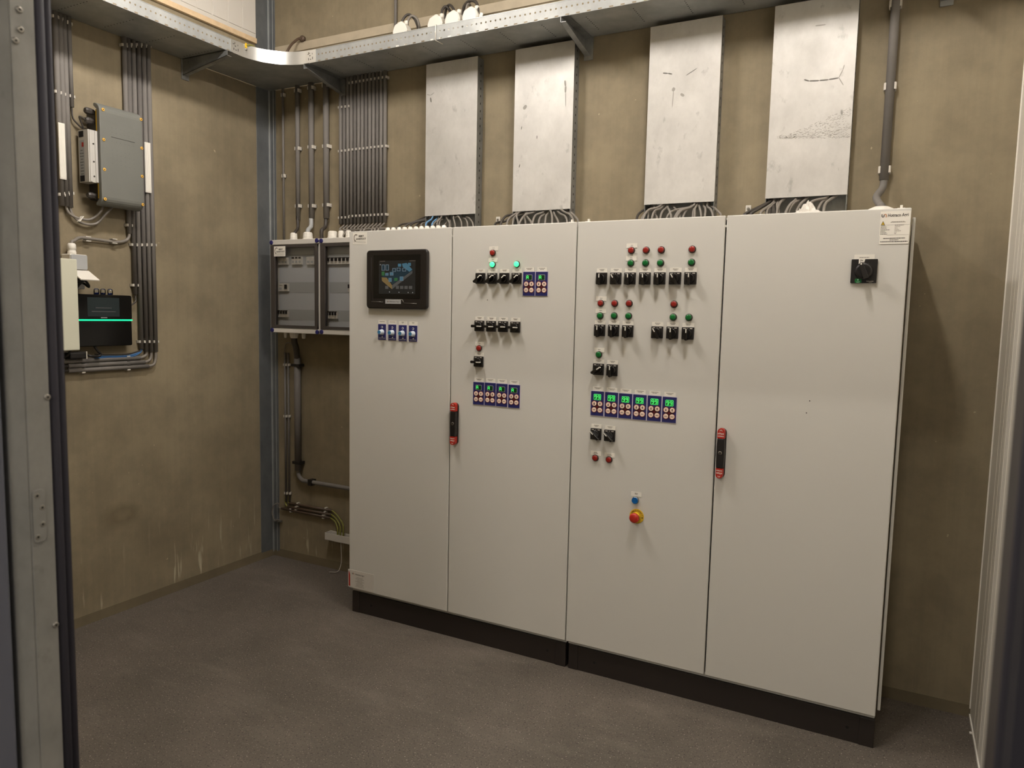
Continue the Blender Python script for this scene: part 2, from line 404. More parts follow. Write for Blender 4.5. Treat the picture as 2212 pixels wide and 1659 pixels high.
# ------------------------------------------------------------------ door frame in the front wall (left jamb, right jamb, head)
fr = bpy.data.objects.new('door_1', None); COL.objects.link(fr); fr.location = (DX0, YO, 0); OFF['door_1'] = (DX0, YO, 0); fr['kind'] = 'structure'
HT = DH
struct(MB().box(DX0-.0295, DX0+.002, -2.262, -2.232, 0, HT, 'frame'), 'jamb_face', .001, fr)
struct(MB().prism([(DX0+.0015, -2.262, 0), (DX0-.0295, -2.262, 0), (DX0-.0295, -2.283, 0), (DX0-.005, -2.283, 0)][::-1], (0, 0, HT), 'frame'), 'jamb_lip', .0015, fr)
mb = MB(); mb.tube([(DX0-.0085, -2.2245, 0), (DX0-.0085, -2.2245, HT)], .0098, 'seal', 18); mb.tube([(DX0-.010, -2.2115, 0), (DX0-.010, -2.2115, HT)], .0068, 'seal', 14); mb.box(DX0-.0295, DX0-.006, -2.2315, -2.2055, 0, HT, 'seal')
struct(mb, 'jamb_seal', 0, fr)
struct(MB().box(DX0-.25, DX0+.001, -2.322, -2.290, 0, HT, 'outer'), 'outer_architrave', .004, fr)
mb = MB(); mb.box(DX1-.004, DX1+.26, -2.32, -2.29, 0, HT, 'seal'); mb.tube([(DX1+.006, -2.275, 0), (DX1+.006, -2.275, HT)], .012, 'seal', 14)
mb.box(DX1-.003, DX1+.004, -2.262, -2.208, 0, HT, 'sealr')
struct(mb, 'jamb_seal', 0, fr)
struct(MB().box(DX0-.02, DX1+.02, -2.315, -2.206, DH-.004, DH+.04, 'frame'), 'frame_head', .002, fr)
def jamb_pt(px, py):
    p = at(px, py, 0, DX0+.002); return p
for (px, py) in ((41, 21), (44, 64), (33, 88), (102, 858), (120, 1350), (79, 1071), (90, 1096), (91, 1132), (81, 1160)):
    p = jamb_pt(px, py)
    m_ = MB(); xo = -.003 if p[1] < -2.262 else .0003
    m_.lathe((DX0+.0015+xo, p[1], p[2]), X, [(.0042, 0), (.0042, .0012), (.0030, .0020)], 'steel', 14).lathe((DX0+.0015+xo, p[1], p[2]), X, [(.0016, .0019), (.0016, .0023)], 'hole', 6)
    m_.build('screw', fr)
a_, b_ = jamb_pt(68, 1060), jamb_pt(100, 1168)
struct(MB().rplate((DX0+.0022, (a_[1]+b_[1])/2, (a_[2]+b_[2])/2), Y, Z, abs(b_[1]-a_[1]), abs(a_[2]-b_[2]), .006, .0012, 'frame'), 'striker_plate', .0004, fr)

# ------------------------------------------------------------------ control cabinets
SX = [(.5*(at(a[0], a[1], 1, 0)[0]+at(b[0], b[1], 1, 0)[0])) for a, b in zip(((755, 497), (978, 490), (1247, 477), (1567, 466), (1970, 452)), ((752, 1268), (965, 1318), (1221, 1384), (1523, 1458), (1893, 1553)))]
ZB, ZT = .124, 1.9005
def cabinet(name, label, x0, xm, x1):
    t = thing(name, label, 'control cabinet', ((x0+x1)/2, .2, 0), 'grey control cabinets')
    MB().box(x0+.004, x1-.004, .024, .405, .105, ZT-.006, 'cab').build('body', t, .003)
    for a, b in ((x0, xm), (xm, x1)):
        d = MB().box(a+.0026, b-.0026, 0, .019, ZB, ZT, 'cab').build('door', t, .0035, 3)
    for q in (x0+.012, xm, x1-.012): MB().box(q-.010 if q != x0+.012 else x0+.0045, q+.010 if q != x1-.012 else x1-.0045, .0195, .0255, ZB+.004, ZT-.014, 'hole').build('seam_shade_strip', t)  # dark strips added behind the door gaps, their colour deepens the seam shade
    m_ = MB(); m_.box(x0+.012, x1-.003, .016, .036, 0.0, .1045, 'plinth')
    for hx in (x0+.13, x1-.09): m_.lathe((hx, .0162, .052), (0, -1, 0), [(.006, 0), (.006, .0006)], 'hole', 10)
    m_.build('plinth', t, .002)
    return t
cabA = cabinet('control_cabinet', 'left grey two-door control cabinet with square touchscreen and red-tipped handle', SX[0], SX[1], SX[2])
cabB = cabinet('control_cabinet', 'right grey two-door control cabinet with emergency stop and black main switch', SX[2], SX[3], SX[4])
for t_, x0, x1 in ((cabA, SX[0], SX[2]), (cabB, SX[2], SX[4])):
    for cx_, wd in ((x0+.033, .042), (x1-.027, .05)):
        MB().box(cx_-wd/2, cx_+wd/2, .012, .06, 0, .106, 'plinth').build('plinth_corner', t_, .002)
    MB().box(x0+.02, x1-.02, .33, .35, 0, .106, 'plinth').build('plinth_back', t_, .002)
MB().box(SX[4]+.002, SX[4]+.012, .032, .41, .135, 1.872, 'cab').build('side_panel', cabB, .0025)
MB().box(SX[0]-.010, SX[0]-.002, .032, .41, .135, 1.872, 'cab').build('side_panel', cabA, .0025)
for t_, x in ((cabB, SX[3]), (cabA, SX[1])):
    MB().box(x-.0035, x+.0035, .004, .016, 1.858, 1.866, 'cab').build('hinge', t_)

def dashes(mb, c, w, rows, u=X, v=Z, m='ink_soft', h=.0022, gap=.005, lift=.0003):
    """rows of tiny print too small to read in the photograph"""
    u, v = Vector(u), Vector(v); n = u.cross(v)
    for i, frac in enumerate(rows):
        o = Vector(c)+v*((len(rows)-1)/2-i)*gap+n*lift; x = -w*frac/2
        while x < w*frac/2:
            l = random.uniform(.0025, .006); l = min(l, w*frac/2-x)
            mb.add([o+u*x-v*h/2, o+u*(x+l)-v*h/2, o+u*(x+l)+v*h/2, o+u*x+v*h/2], [(0, 1, 2, 3)], m); x += l+.0009
def nameplate(parent, x, z, w=.043, h=.018, rows=(.55, .35), top=True):
    m_ = MB(); m_.rplate((x, -.0004, z), X, Z, w, h, .0012, .0012, 'label')
    dashes(m_, (x, -.0016, z+.0015), w*.8, rows, gap=.0042)
    return m_.build('name_label', parent)
def pilot(parent, px, py, lens):
    x, _, z = FR(px, py)
    b = MB().lathe((x, 0, z), (0, -1, 0), [(.0145, -.0005), (.0145, .0025), (.0130, .0045), (.0112, .0048)], 'bezel', 22).build('pilot_light', parent)
    lab(b, {'red': 'dark red pilot light', 'green': 'unlit green pilot light', 'greenlit': 'glowing green pilot light'}[lens])
    MB().lathe((x, 0, z), (0, -1, 0), [(.0116, .003), (.0114, .0085), (.0106, .0105), (.007, .0116), (.003, .0119)], lens, 20).build('lens', b)
def switch(parent, px, py, ang, marks=True, plate=.0465, rows=(.6, .4)):
    x, _, z = FR(px, py); h = plate
    b = MB(); b.rplate((x, -.0002, z), X, Z, plate, h, .0025, .0085, 'black')
    f = -.0088
    if marks:
        for sx, wd in ((-1, .010), (1, .010)):
            b.add([(x+sx*.013-wd/2, f, z+h/2-.0062), (x+sx*.013+wd/2, f, z+h/2-.0062), (x+sx*.013+wd/2, f, z+h/2-.0034), (x+sx*.013-wd/2, f, z+h/2-.0034)], [(0, 1, 2, 3)], 'clip')
        b.add([(x-.0008, f, z+h/2-.0066), (x+.0008, f, z+h/2-.0066), (x+.0008, f, z+h/2-.003), (x-.0008, f, z+h/2-.003)], [(0, 1, 2, 3)], 'clip')
    sw = b.build('selector_switch', parent, .0012)
    a = math.radians(ang); d = Vector((math.sin(a), 0, math.cos(a))); p = Vector((math.cos(a), 0, -math.sin(a))); nn = Vector((0, -1, 0))
    k = MB(); c = Vector((x, -.0087, z-.001))
    k.lathe(c, nn, [(.0176, -.001), (.0176, .006), (.0160, .0086)], 'knobblack', 26)
    # lever: a waisted fin across the knob, its index end carrying the white line
    o = c+nn*.0065
    outl = [(-.0235, .0060), (-.010, .0052), (.010, .0050), (.0185, .0046), (.0185, -.0046), (.010, -.0050), (-.010, -.0052), (-.0235, -.0060), (-.0265, 0)]
    k.prism([o+d*q[0]+p*q[1] for q in outl], nn*.020, 'knobblack')
    kb = k.build('knob', sw, .0012)
    w_ = MB(); e = o+nn*.0203
    w_.add([e+d*.0035-p*.0019, e+d*.0035+p*.0019, e+d*.0188+p*.0019, e+d*.0188-p*.0019], [(3, 2, 1, 0)], 'label')
    e2 = o+d*.0188
    w_.add([e2+d*.0003-p*.0019+nn*.004, e2+d*.0003+p*.0019+nn*.004, e2+d*.0003+p*.0019+nn*.0203, e2+d*.0003-p*.0019+nn*.0203], [(0, 1, 2, 3)], 'label')
    lab(w_.build('index_mark', sw), 'white pointer line')
    n_ = MB(); n_.rplate((x, -.0004, z+h/2+.0086), X, Z, .0455, .0165, .001, .0012, 'label')
    dashes(n_, (x, -.0016, z+h/2+.0105), .036, rows, gap=.0042); n_.build('name_label', sw)
SEGS = {'a': (0, 1, .8, 'h'), 'g': (0, 0, .8, 'h'), 'd': (0, -1, .8, 'h'), 'f': (-.5, .5, .8, 'v'), 'b': (.5, .5, .8, 'v'), 'e': (-.5, -.5, .8, 'v'), 'c': (.5, -.5, .8, 'v')}
def digit(mb, o, w, h, on, m):
    t = w*.17
    for ch in on:
        sx, sz, l, k = SEGS[ch]; cx_, cz_ = o[0]+sx*w, o[2]+sz*h/2
        hw, hh = (w*.42, t/1.2) if k == 'h' else (t/1.2, h/4*.9)
        mb.add([(cx_-hw, o[1], cz_-hh), (cx_+hw, o[1], cz_-hh), (cx_+hw, o[1], cz_+hh), (cx_-hw, o[1], cz_+hh)], [(0, 1, 2, 3)], m)
def keypad(parent, pxl, pxr, pyt, pyb, disp):
    """navy keypad with a two-digit green display and four round keys"""
    a, b = FR(pxl, (pyt+pyb)/2), FR(pxr, (pyt+pyb)/2); x = (a[0]+b[0])/2; w = .0555; zt, zb = FR((pxl+pxr)/2, pyt)[2], FR((pxl+pxr)/2, pyb)[2]
    z = (zt+zb)/2; h = .1
    m_ = MB(); m_.rplate((x, -.0002, z), X, Z, w+.004, h+.004, .001, .002, 'lavender'); m_.rplate((x, -.0018, z), X, Z, w, h, .001, .0014, 'navy')
    kz1, kz2, kx = z-.001, z-.0265, .0125; f = -.0034
    for sx in (-1, 1):
        for kz in (kz1, kz2):
            m_.lathe((x+sx*kx, -.0031, kz), (0, -1, 0), [(.0128, 0), (.0128, .0003)], 'maroon', 20)
    m_.add([(x-.016, f, kz2), (x+.016, f, kz2), (x+.016, f, kz1), (x-.016, f, kz1)], [(0, 1, 2, 3)], 'maroon')
    kp = m_.build('keypad', parent)
    d = MB(); d.rplate((x, -.003, z+.0265), X, Z, .031, .0235, .003, .0009, 'lgrey' if disp != '99' else 'seg'); d.rplate((x, -.0037, z+.0265), X, Z, .028, .0205, .002, .0006, 'seg_off')
    for i, ch in enumerate(disp):
        digit(d, (x-.0065+i*.013, -.0046, z+.0265), .0078, .0135, {'A': 'abcefg', '9': 'abcdfg'}[ch], 'seg')
    lab(d.build('display', kp), 'green lit display reading '+disp)
    for sx, kz, kind in ((-1, kz1, 'dn'), (1, kz1, 'up'), (-1, kz2, 't'), (1, kz2, 't')):
        c = (x+sx*kx, -.0030, kz); q = MB(); q.lathe(c, (0, -1, 0), [(.0098, 0), (.0098, .0014), (.009, .002)], 'peach', 20)
        g = -.0052
        if kind == 't': dashes(q, (c[0], g+.0003, kz), .011, (1,), m='ink', h=.0026)
        else:
            sg = 1 if kind == 'up' else -1
            q.add([(c[0]-.0035, g, kz+sg*.0004), (c[0]+.0035, g, kz+sg*.0004), (c[0], g, kz+sg*.0056)], [(0, 1, 2) if sg > 0 else (1, 0, 2)], 'ink')
            q.add([(c[0]-.0013, g, kz-.0048), (c[0]+.0013, g, kz-.0048), (c[0]+.0013, g, kz+.0048), (c[0]-.0013, g, kz+.0048)], [(0, 1, 2, 3)], 'ink')
        q.build('key', kp)
    n_ = MB(); n_.rplate((x, -.0004, z+h/2+.0105), X, Z, .0455, .0165, .001, .0012, 'label'); dashes(n_, (x, -.0016, z+h/2+.0122), .036, (.8, .5), gap=.0042); n_.build('name_label', kp)

# door 2 (right leaf of the left cabinet)
for (px, py) in ((1066.5, 536.8), (1065, 561.8), (1036, 742.7)):
    x, _, z = FR(px, py); nameplate(cabA, x, z, .044, .018, (.3,))
pilot(cabA, 1065, 546.3, 'red'); pilot(cabA, 1064.7, 571.4, 'greenlit'); pilot(cabA, 1117, 570.7, 'greenlit'); pilot(cabA, 1035.5, 752.1, 'red')
for i, px in enumerate((1038.8, 1064.4, 1090.3, 1116.9)): switch(cabA, px, 601.5, 48, i in (1, 3))
for px, py in ((1036.4, 703.9), (1061.8, 704.8), (1087.6, 705.5), (1113.9, 706.7), (1035, 781)): switch(cabA, px, py, 90)
for a, b, c, d in ((1131, 1155.5, 590.3, 635.8), (1158, 1183, 590.3, 636), (1023.3, 1045.8, 828, 871.3), (1047.8, 1071, 828.8, 873.8), (1073, 1096.3, 830.9, 876.2), (1099, 1123, 833.6, 878.7)): keypad(cabA, a, b, c, d, 'A')
# door 3 (left leaf of the right cabinet)
for (px, py, r) in ((1365.3, 530.7, (.25,)), (1364, 558.2, (.3,)), (1299, 645, (.3,)), (1298, 671.6, (.3,)), (1294.7, 756, (.3,)), (1287.3, 979, (.4, .55)), (1316.8, 983, (.4, .55)), (1374.8, 1067.3, (.35, .3))):
    x, _, z = FR(px, py); nameplate(cabB, x, z, .044, .018, r)
for q in ((1364.3, 540.9), (1396.2, 540.5), (1428.8, 539.9), (1495.7, 538.6), (1298, 655), (1328.3, 655.4), (1359.5, 655.6), (1456.3, 657), (1286.4, 989), (1316, 992.7)): pilot(cabB, *q, 'red')
for q in ((1363, 568.3), (1395, 568), (1427.2, 567.9), (1494.1, 566.9), (1296.8, 681.9), (1327.1, 682), (1358.2, 682.6), (1454.6, 685.1), (1488.4, 685.7), (1294, 765.8)): pilot(cabB, *q, 'green')
for px, py, a in ((1300.3, 601.6, 0), (1330.8, 601.6, -30), (1361.6, 601.6, 0), (1393.7, 601.6, 0), (1425.5, 601.6, 0), (1459, 601.4, -30), (1492, 601.2, 0),
                  (1296, 713.5, 0), (1326.2, 714, 0), (1356.6, 715.4, 0), (1420.3, 718, -30), (1453, 718.7, 0), (1486.4, 720.2, 0), (1293.4, 797.6, 55), (1322.9, 799.5, 0), (1288.3, 937.2, -45), (1317.8, 940.7, -45)):
    switch(cabB, px, py, a, not (py < 602 and px < 1310))
for a, b, c, d in ((1277.4, 1304, 847.4, 895.4), (1307.2, 1334.8, 849.8, 898.2), (1337.3, 1365, 852.3, 901.4), (1367.7, 1396.2, 854.7, 904.4), (1399.1, 1428.4, 857.2, 907.1), (1430.9, 1461.3, 859.6, 910.5)): keypad(cabB, a, b, c, d, '99')
x, _, z = FR(1372.9, 1080.2)
b = MB().lathe((x, 0, z), (0, -1, 0), [(.0150, -.0005), (.0150, .004), (.0132, .007)], 'chrome', 22).build('push_button', cabB); lab(b, 'blue push button')
MB().lathe((x, 0, z), (0, -1, 0), [(.0128, .005), (.0128, .012), (.0118, .0128), (.0108, .0116)], 'bluebtn', 22).build('button_cap', b)
x, _, z = FR(1375.5, 1115.0)
m_ = MB(); m_.lathe((x, 0, z), (0, -1, 0), [(.030, -.0005), (.030, .0016), (.0292, .0022)], 'yellow', 36)
for i, ch in enumerate('EMERGENCY'):
    a = math.radians(150-i*17); d = Vector((math.cos(a), 0, math.sin(a)))
    m_.text(ch, Vector((x, -.0022, z))+d*.0235, Vector((math.sin(a), 0, -math.cos(a))), d, .0085, 'ink', bold=.02)
m_.lathe((x+.0235, -.0022, z-.003), (0, -1, 0), [(.0028, 0), (.0028, .0003)], 'ink', 12)
es = m_.build('emergency_stop', cabB); lab(es, 'yellow disc emergency stop')
MB().lathe((x, 0, z), (0, -1, 0), [(.0165, .001), (.0165, .012), (.0145, .016), (.0135, .026)], 'yellow', 26).build('collar', es)
lab(MB().lathe((x, 0, z), (0, -1, 0), [(.0135, .022), (.0195, .027), (.020, .035), (.0185, .0395), (.013, .0425), (.005, .0435)], 'redcap', 28).build('mushroom_head', es), 'red mushroom head')

# door 4 : main switch, maker's stickers
x, _, z = FR(1866.5, 586); P_ = .081
m_ = MB(); m_.rplate((x, -.0002, z), X, Z, P_, P_, .002, .008, 'black')
f = -.0086
m_.add([(x-.018, f, z+.0405), (x+.002, f, z+.0405), (x-.001, f, z+.030), (x-.010, f, z+.030), (x-.018, f, z+.024)][::-1], [(0, 1, 2, 3, 4)], 'label')
m_.text('On', (x-.0095, f, z+.0365), X, Z, .0075, 'ink', bold=.03); m_.text('I', (x-.0125, f, z+.0305), X, Z, .006, 'ink', bold=.03)
m_.rplate((x-.016, -.0078, z-.0325), X, Z, .021, .015, .004, .0008, 'green'); m_.text('OFF', (x-.016, f, z-.037), X, Z, .006, 'pale_green', bold=.03); m_.lathe((x-.017, -.0084, z-.0295), (0, -1, 0), [(.0028, 0), (.0028, .0003)], 'pale_green', 12)
m_.text('Schneider', (x+.021, f, z-.034), X, Z, .0058, 'clip'); m_.text('Electric', (x+.022, f, z-.0382), X, Z, .0035, 'clip')
ms = m_.build('main_switch', cabB, .001)
k_ = MB(); k_.lathe((x, -.008, z), (0, -1, 0), [(.029, -.001), (.029, .005), (.026, .012), (.021, .014)], 'black', 32)
o = Vector((x, -.020, z)); d = Vector((-.35, 0, .94)).normalized(); p = Vector((.94, 0, .35)).normalized()
k_.prism([o+d*q[0]+p*q[1] for q in ((-.028, .009), (.0, .0075), (.026, .006), (.029, .003), (.029, -.003), (.026, -.006), (0, -.0075), (-.028, -.009))], (0, -.024, 0), 'black')
kb = k_.build('knob', ms, .002)
MB().lathe(o+d*.0235+Vector((0, -.0238, 0)), (0, -1, 0), [(.0028, 0), (.0028, .0006)], 'label', 14).build('index_mark', ms)
x2, _, z2 = FR(1867.3, 557.2); nameplate(cabB, x2, z2, .063, .023, (.6,))
def hlogo(m_, o, s, u=Vector(X), v=Vector(Z)):
    n = u.cross(v); o = Vector(o)+n*.0005
    def arc(cx_, cz_, r0, r1, a0, a1, mat_):
        vs = []; K = 8
        for k in range(K+1):
            a = math.radians(a0+(a1-a0)*k/K)
            for r in (r0, r1): vs.append(o+u*(cx_+r*math.cos(a))*s+v*(cz_+r*math.sin(a))*s)
        m_.add(vs, [(2*k, 2*k+2, 2*k+3, 2*k+1)[::-1] for k in range(K)], mat_)
    def bar(x0, x1, z0, z1, mat_): m_.add([o+u*x0*s+v*z0*s, o+u*x1*s+v*z0*s, o+u*x1*s+v*z1*s, o+u*x0*s+v*z1*s], [(0, 1, 2, 3)], mat_)
    arc(-.25, -.1, .15, .36, 180, 360, 'ink'); bar(-.61, -.40, -.1, .4, 'ink'); bar(-.10, .11, -.1, .25, 'ink')
    arc(.28, .1, .15, .36, 0, 150, 'orange'); bar(.43, .64, -.45, .1, 'orange')
a, b = FR(1902, 457), FR(1965.5, 509); c0, c1 = FR(1900.5, 509), FR(1962, 527)
xa, xb = FR(1901, 483)[0], FR(1966, 483)[0]; za, zb = FR(1934, 456)[2], FR(1931, 510)[2]; W_ = xb-xa; xc = (xa+xb)/2
m_ = MB(); m_.rplate((xc, -.0003, (za+zb)/2), X, Z, W_, za-zb, .002, .0008, 'label'); f = -.0012
def lx(q): return xa+W_*q
def lz(q): return za-(za-zb)*q
hlogo(m_, (lx(.12), f, lz(.17)), .0125)
m_.text('Hotraco Agri', (lx(.25), f, lz(.155)), X, Z, .0145, 'ink', 'l', .018, w=W_*.68)
tri = [(lx(.03), f-.0002, lz(.55)), (lx(.175), f-.0002, lz(.55)), (lx(.1), f-.0002, lz(.385))]
m_.add(tri, [(0, 1, 2)], 'ink'); g = Vector(tri[0])*.33+Vector(tri[1])*.33+Vector(tri[2])*.34
m_.add([g+(Vector(q)-g)*.72+Vector((0, -.0002, 0)) for q in tri], [(0, 1, 2)], 'yellow')
m_.text('!', g+Vector((0, -.0004, 0)), X, Z, .006, 'ink', bold=.02)
dashes(m_, (lx(.6), f, lz(.435)), W_*.5, (.85, 1), h=.0012, gap=.0022)
for q in (.545, .955): m_.add([(lx(.18 if q < .6 else .25), f-.0002, lz(q)), (lx(.99), f-.0002, lz(q)), (lx(.99), f-.0002, lz(q+.008)), (lx(.18 if q < .6 else .25), f-.0002, lz(q+.008))], [(3, 2, 1, 0)], 'ink_soft')
for i, (l1, l2) in enumerate(((.15, .3), (.2, .18), (.2, .1), (.31, .15), (.16, .21), (.2, .07), (.24, .06))):
    q = .575+i*.056
    dashes(m_, (lx(.03+l1/2), f, lz(q)), W_*l1, (1,), m='ink', h=.0016); dashes(m_, (lx(.5+l2/2), f, lz(q-.006)), W_*l2, (1,), h=.0016)
lab(m_.build('rating_sticker', cabB), 'white rating sticker with a yellow warning triangle')
xa2, xb2 = FR(1899.5, 518)[0], FR(1963, 518)[0]; za2, zb2 = FR(1932, 509.5)[2], FR(1931, 527)[2]
m_ = MB(); m_.rplate(((xa2+xb2)/2, -.0004, (za2+zb2)/2), X, Z, xb2-xa2, za2-zb2, .003, .0014, 'label')
xm = (xa2+xb2)/2
dashes(m_, (xm, -.0018, za2-.008), (xb2-xa2)*.74, (1,), m='ink', h=.0026)
dashes(m_, (xm, -.0018, za2-.0135), (xb2-xa2)*.3, (1,), m='ink', h=.002)
dashes(m_, (xm, -.0018, za2-.019), (xb2-xa2)*.93, (1,), m='ink', h=.0028)
lab(m_.build('notice_label', cabB), 'white notice label under the rating sticker')

# installer's sticker, touchscreen, four dimmers, lower corner sticker on door 1
def installer(parent, x, y, z, w, h):
    m_ = MB(); m_.rplate((x, y+.0002, z), X, Z, w, h, .001, .0006, 'label'); f = y-.0005
    for k in range(9):
        a0 = math.radians(60+k*24); r = w*.135
        c = Vector((x-w*.30+r*.2+r*math.cos(a0), f-.0003, z+h*.06+r*1.35*math.sin(a0)))
        m_.lathe(c, (0, -1, 0), [(w*.034, 0), (w*.034, .0002)], 'ink_soft', 8)
    m_.text('BERT', (x+w*.11, f, z+h*.20), X, Z, h*.21, 'ink', bold=.03, w=w*.36)
    m_.text('AANSTOOT', (x+w*.08, f, z-h*.03), X, Z, h*.21, 'ink', bold=.03, w=w*.74)
    dashes(m_, (x, f, z-h*.24), w*.85, (1,), h=h*.022); dashes(m_, (x, f, z-h*.36), w*.85, (1,), h=h*.028)
    return lab(m_.build('installer_sticker', parent), 'square white installer sticker with a curved logo')
p0, p1 = FR(762.5, 515), FR(792.5, 515); zt, zb = FR(777, 502.5)[2], FR(777, 528)[2]
installer(cabA, (p0[0]+p1[0])/2, -.0002, (zt+zb)/2, p1[0]-p0[0], zt-zb)
# touchscreen
p0, p1 = FR(794.8, 604)[0], FR(927, 604)[0]; zt, zb = FR(860, 540)[2], FR(860, 667.5)[2]; xc, zc, W_, H_ = (p0+p1)/2+.004, (zt+zb)/2, p1-p0-.004, zt-zb
m_ = MB(); m_.rplate((xc, -.0002, zc), X, Z, W_, H_, .018, .020, 'hmi', 8)
hm = m_.build('touchscreen', cabA, .006, 3)
f = -.0205
m_ = MB(); m_.rplate((xc+.003, f+.0008, zc+.012), X, Z, W_*.77, H_*.74, .004, .001, 'blackgloss'); m_.build('screen_glass', hm)
m_ = MB(); sw_, sh_ = W_*.60, H_*.565; sx0, sz0 = xc+.006-sw_/2, zc+.010+sh_/2; f = -.0209
def sp(q, r): return (sx0+sw_*q, f, sz0-sh_*r)
def spoly(pts, m, df=0): m_.add([(sx0+sw_*q, f-df, sz0-sh_*r) for q, r in pts], [tuple(range(len(pts)))[::-1] if sum((pts[i][0]*pts[(i+1) % len(pts)][1]-pts[(i+1) % len(pts)][0]*pts[i][1]) for i in range(len(pts))) > 0 else tuple(range(len(pts)))], m)
spoly([(0, 0), (1, 0), (1, 1), (0, 1)], 's_bg')
spoly([(.08, .48), (.5, .2), (.92, .3), (.92, .33), (.37, .72), (.3, .55)], 's_blued', .0002)
spoly([(.37, .86), (.92, .33), (.92, .38), (.37, .86)], 's_grey', .0003)
spoly([(.37, .74), (.92, .31), (.92, .39), (.37, .86)], 's_grey', .0003)
spoly([(.08, .50), (.22, .51), (.37, .74), (.37, .86), (.09, .61)], 's_sand', .0004)
spoly([(.64, .1), (.76, .08), (.92, .28), (.84, .34), (.66, .2)], 's_blue', .0004)
for q, r, w_, h_, c in ((.08, .12, .09, .18, 's_ico'), (.19, .12, .09, .18, 's_ico'), (.53, .1, .09, .09, 's_blue'), (.80, .08, .08, .09, 's_blue'), (.38, .23, .09, .11, 's_ico'), (.5, .22, .1, .1, 's_ico'), (.65, .23, .1, .1, 's_ico'),
                        (.18, .37, .09, .08, 's_ico'), (.31, .35, .1, .1, 's_ico'), (.27, .52, .09, .12, 's_ico'), (.43, .52, .09, .09, 's_green'), (.08, .33, .08, .12, 's_green'), (.58, .48, .1, .13, 's_ico'),
                        (.18, .76, .09, .09, 's_grey'), (.48, .75, .08, .1, 's_grey'), (.59, .76, .09, .09, 's_grey'), (.71, .76, .09, .09, 's_grey'), (.83, .76, .09, .09, 's_grey')):
    spoly([(q, r), (q+w_, r), (q+w_, r+h_), (q, r+h_)], c, .0006)
    if c == 's_ico': spoly([(q+.016, r+.016), (q+w_-.016, r+.016), (q+w_-.016, r+h_-.016), (q+.016, r+h_-.016)], 's_blue' if r > .3 else 's_blued', .0008)
for q, r in ((.3, .94), (.56, .95), (.81, .955), (.93, .955), (.04, .12)): spoly([(q, r-.018), (q+.018, r+.012), (q-.012, r+.012)], 's_white', .0006)
dashes(m_, (sx0+sw_*.92, f, sz0-sh_*.02), sw_*.16, (1,), h=.002); dashes(m_, (sx0+sw_*.1, f, sz0-sh_*.02), sw_*.14, (1,), h=.002)
lab(m_.build('screen', hm), 'dim screen showing a floor plan of coloured tiles')
zl = zc-H_*.36
m_ = MB(); m_.rplate((xc-.015, -.0204, zl-.004), X, Z, W_*.255, .021, .001, .0012, 'lgrey'); hlogo(m_, (xc-.043, -.0218, zl-.004), .008); m_.text('Hotraco Agri', (xc-.034, -.0217, zl-.004), X, Z, .0085, 'ink', 'l', w=W_*.16)
lab(m_.build('brand_plate', hm), 'small grey maker plate below the screen')
m_ = MB(); y_ = -.0205
def hq(q, r): return (xc-W_/2+W_*q, y_, zc+H_/2-H_*r)
for a_, b_ in (((.087, .88), (.288, .885)), ((.33, .838), (.61, .842)), ((.61, .842), (.635, .90)), ((.635, .90), (.84, .905))):
    m_.tube([hq(*a_), hq(*b_)], .0013, 'chrome', 6)
m_.tube([hq(.087, .13), hq(.087, .88)], .0007, 'hmi', 6)
m_.build('trim_line', hm)
# dimmers
for a, b, c, d in ((817.6, 834.2, 700.3, 733.5), (839.6, 856.4, 701.3, 735), (861.9, 879, 702.6, 736.6), (884, 901.8, 703.6, 737.7)):
    x = (FR(a, (c+d)/2)[0]+FR(b, (c+d)/2)[0])/2; zt, zb = FR((a+b)/2, c)[2], FR((a+b)/2, d)[2]; z = (zt+zb)/2; h = zt-zb; w_ = FR(b, c)[0]-FR(a, c)[0]
    m_ = MB(); m_.rplate((x, -.0002, z), X, Z, w_+.004, h+.004, .001, .0014, 'lavender'); m_.rplate((x, -.0014, z), X, Z, w_, h, .001, .0012, 'navy'); f = -.0027
    m_.lathe((x, -.0025, z+h*.31), (0, -1, 0), [(.0058, 0), (.0058, .0003)], 'label', 14); m_.lathe((x-.0012, -.0028, z+h*.31), (0, -1, 0), [(.0036, 0), (.0036, .0003)], 'navy', 12)
    for k in range(9):
        t_ = math.radians(200+k*15); m_.lathe((x+.002+.0135*math.cos(t_), -.0025, z-h*.02+.0135*math.sin(t_)), (0, -1, 0), [(.0010, 0), (.0010, .0003)], 'label', 6)
    m_.add([(x-.004, f, z-h*.33), (x+.006, f, z-h*.36), (x+.004, f, z-h*.27)], [(0, 1, 2)], 'label')
    dashes(m_, (x, f, z-h*.41), w_*.8, (1,), m='clip', h=.0022)
    dm = m_.build('dimmer', cabA); lab(dm, 'navy dimmer with a pale turning knob')
    k_ = MB(); zk = z-h*.015
    k_.lathe((x, -.0025, zk), (0, -1, 0), [(.0135, 0), (.0135, .003), (.0115, .006), (.0105, .021), (.0098, .0225)], 'knob_w', 24); k_.lathe((x, -.0025, zk), (0, -1, 0), [(.0092, .0222), (.0088, .0232)], 'knob_b', 20)
    k_.build('knob', dm)
    n_ = MB(); n_.rplate((x, -.0004, z+h/2+.0105), X, Z, w_, .0165, .001, .0012, 'label'); dashes(n_, (x, -.0016, z+h/2+.0125), w_*.7, (1,) if a < 850 else (.45, .3), gap=.0038); n_.build('name_label', dm)
p0, p1 = FR(752.5, 1250)[0], FR(808, 1258)[0]; zt, zb = FR(780, 1235)[2], FR(780, 1273)[2]
p0 = max(p0, SX[0]-.0035); W_ = p1-p0; H_ = zt-zb; zc = (zt+zb)/2
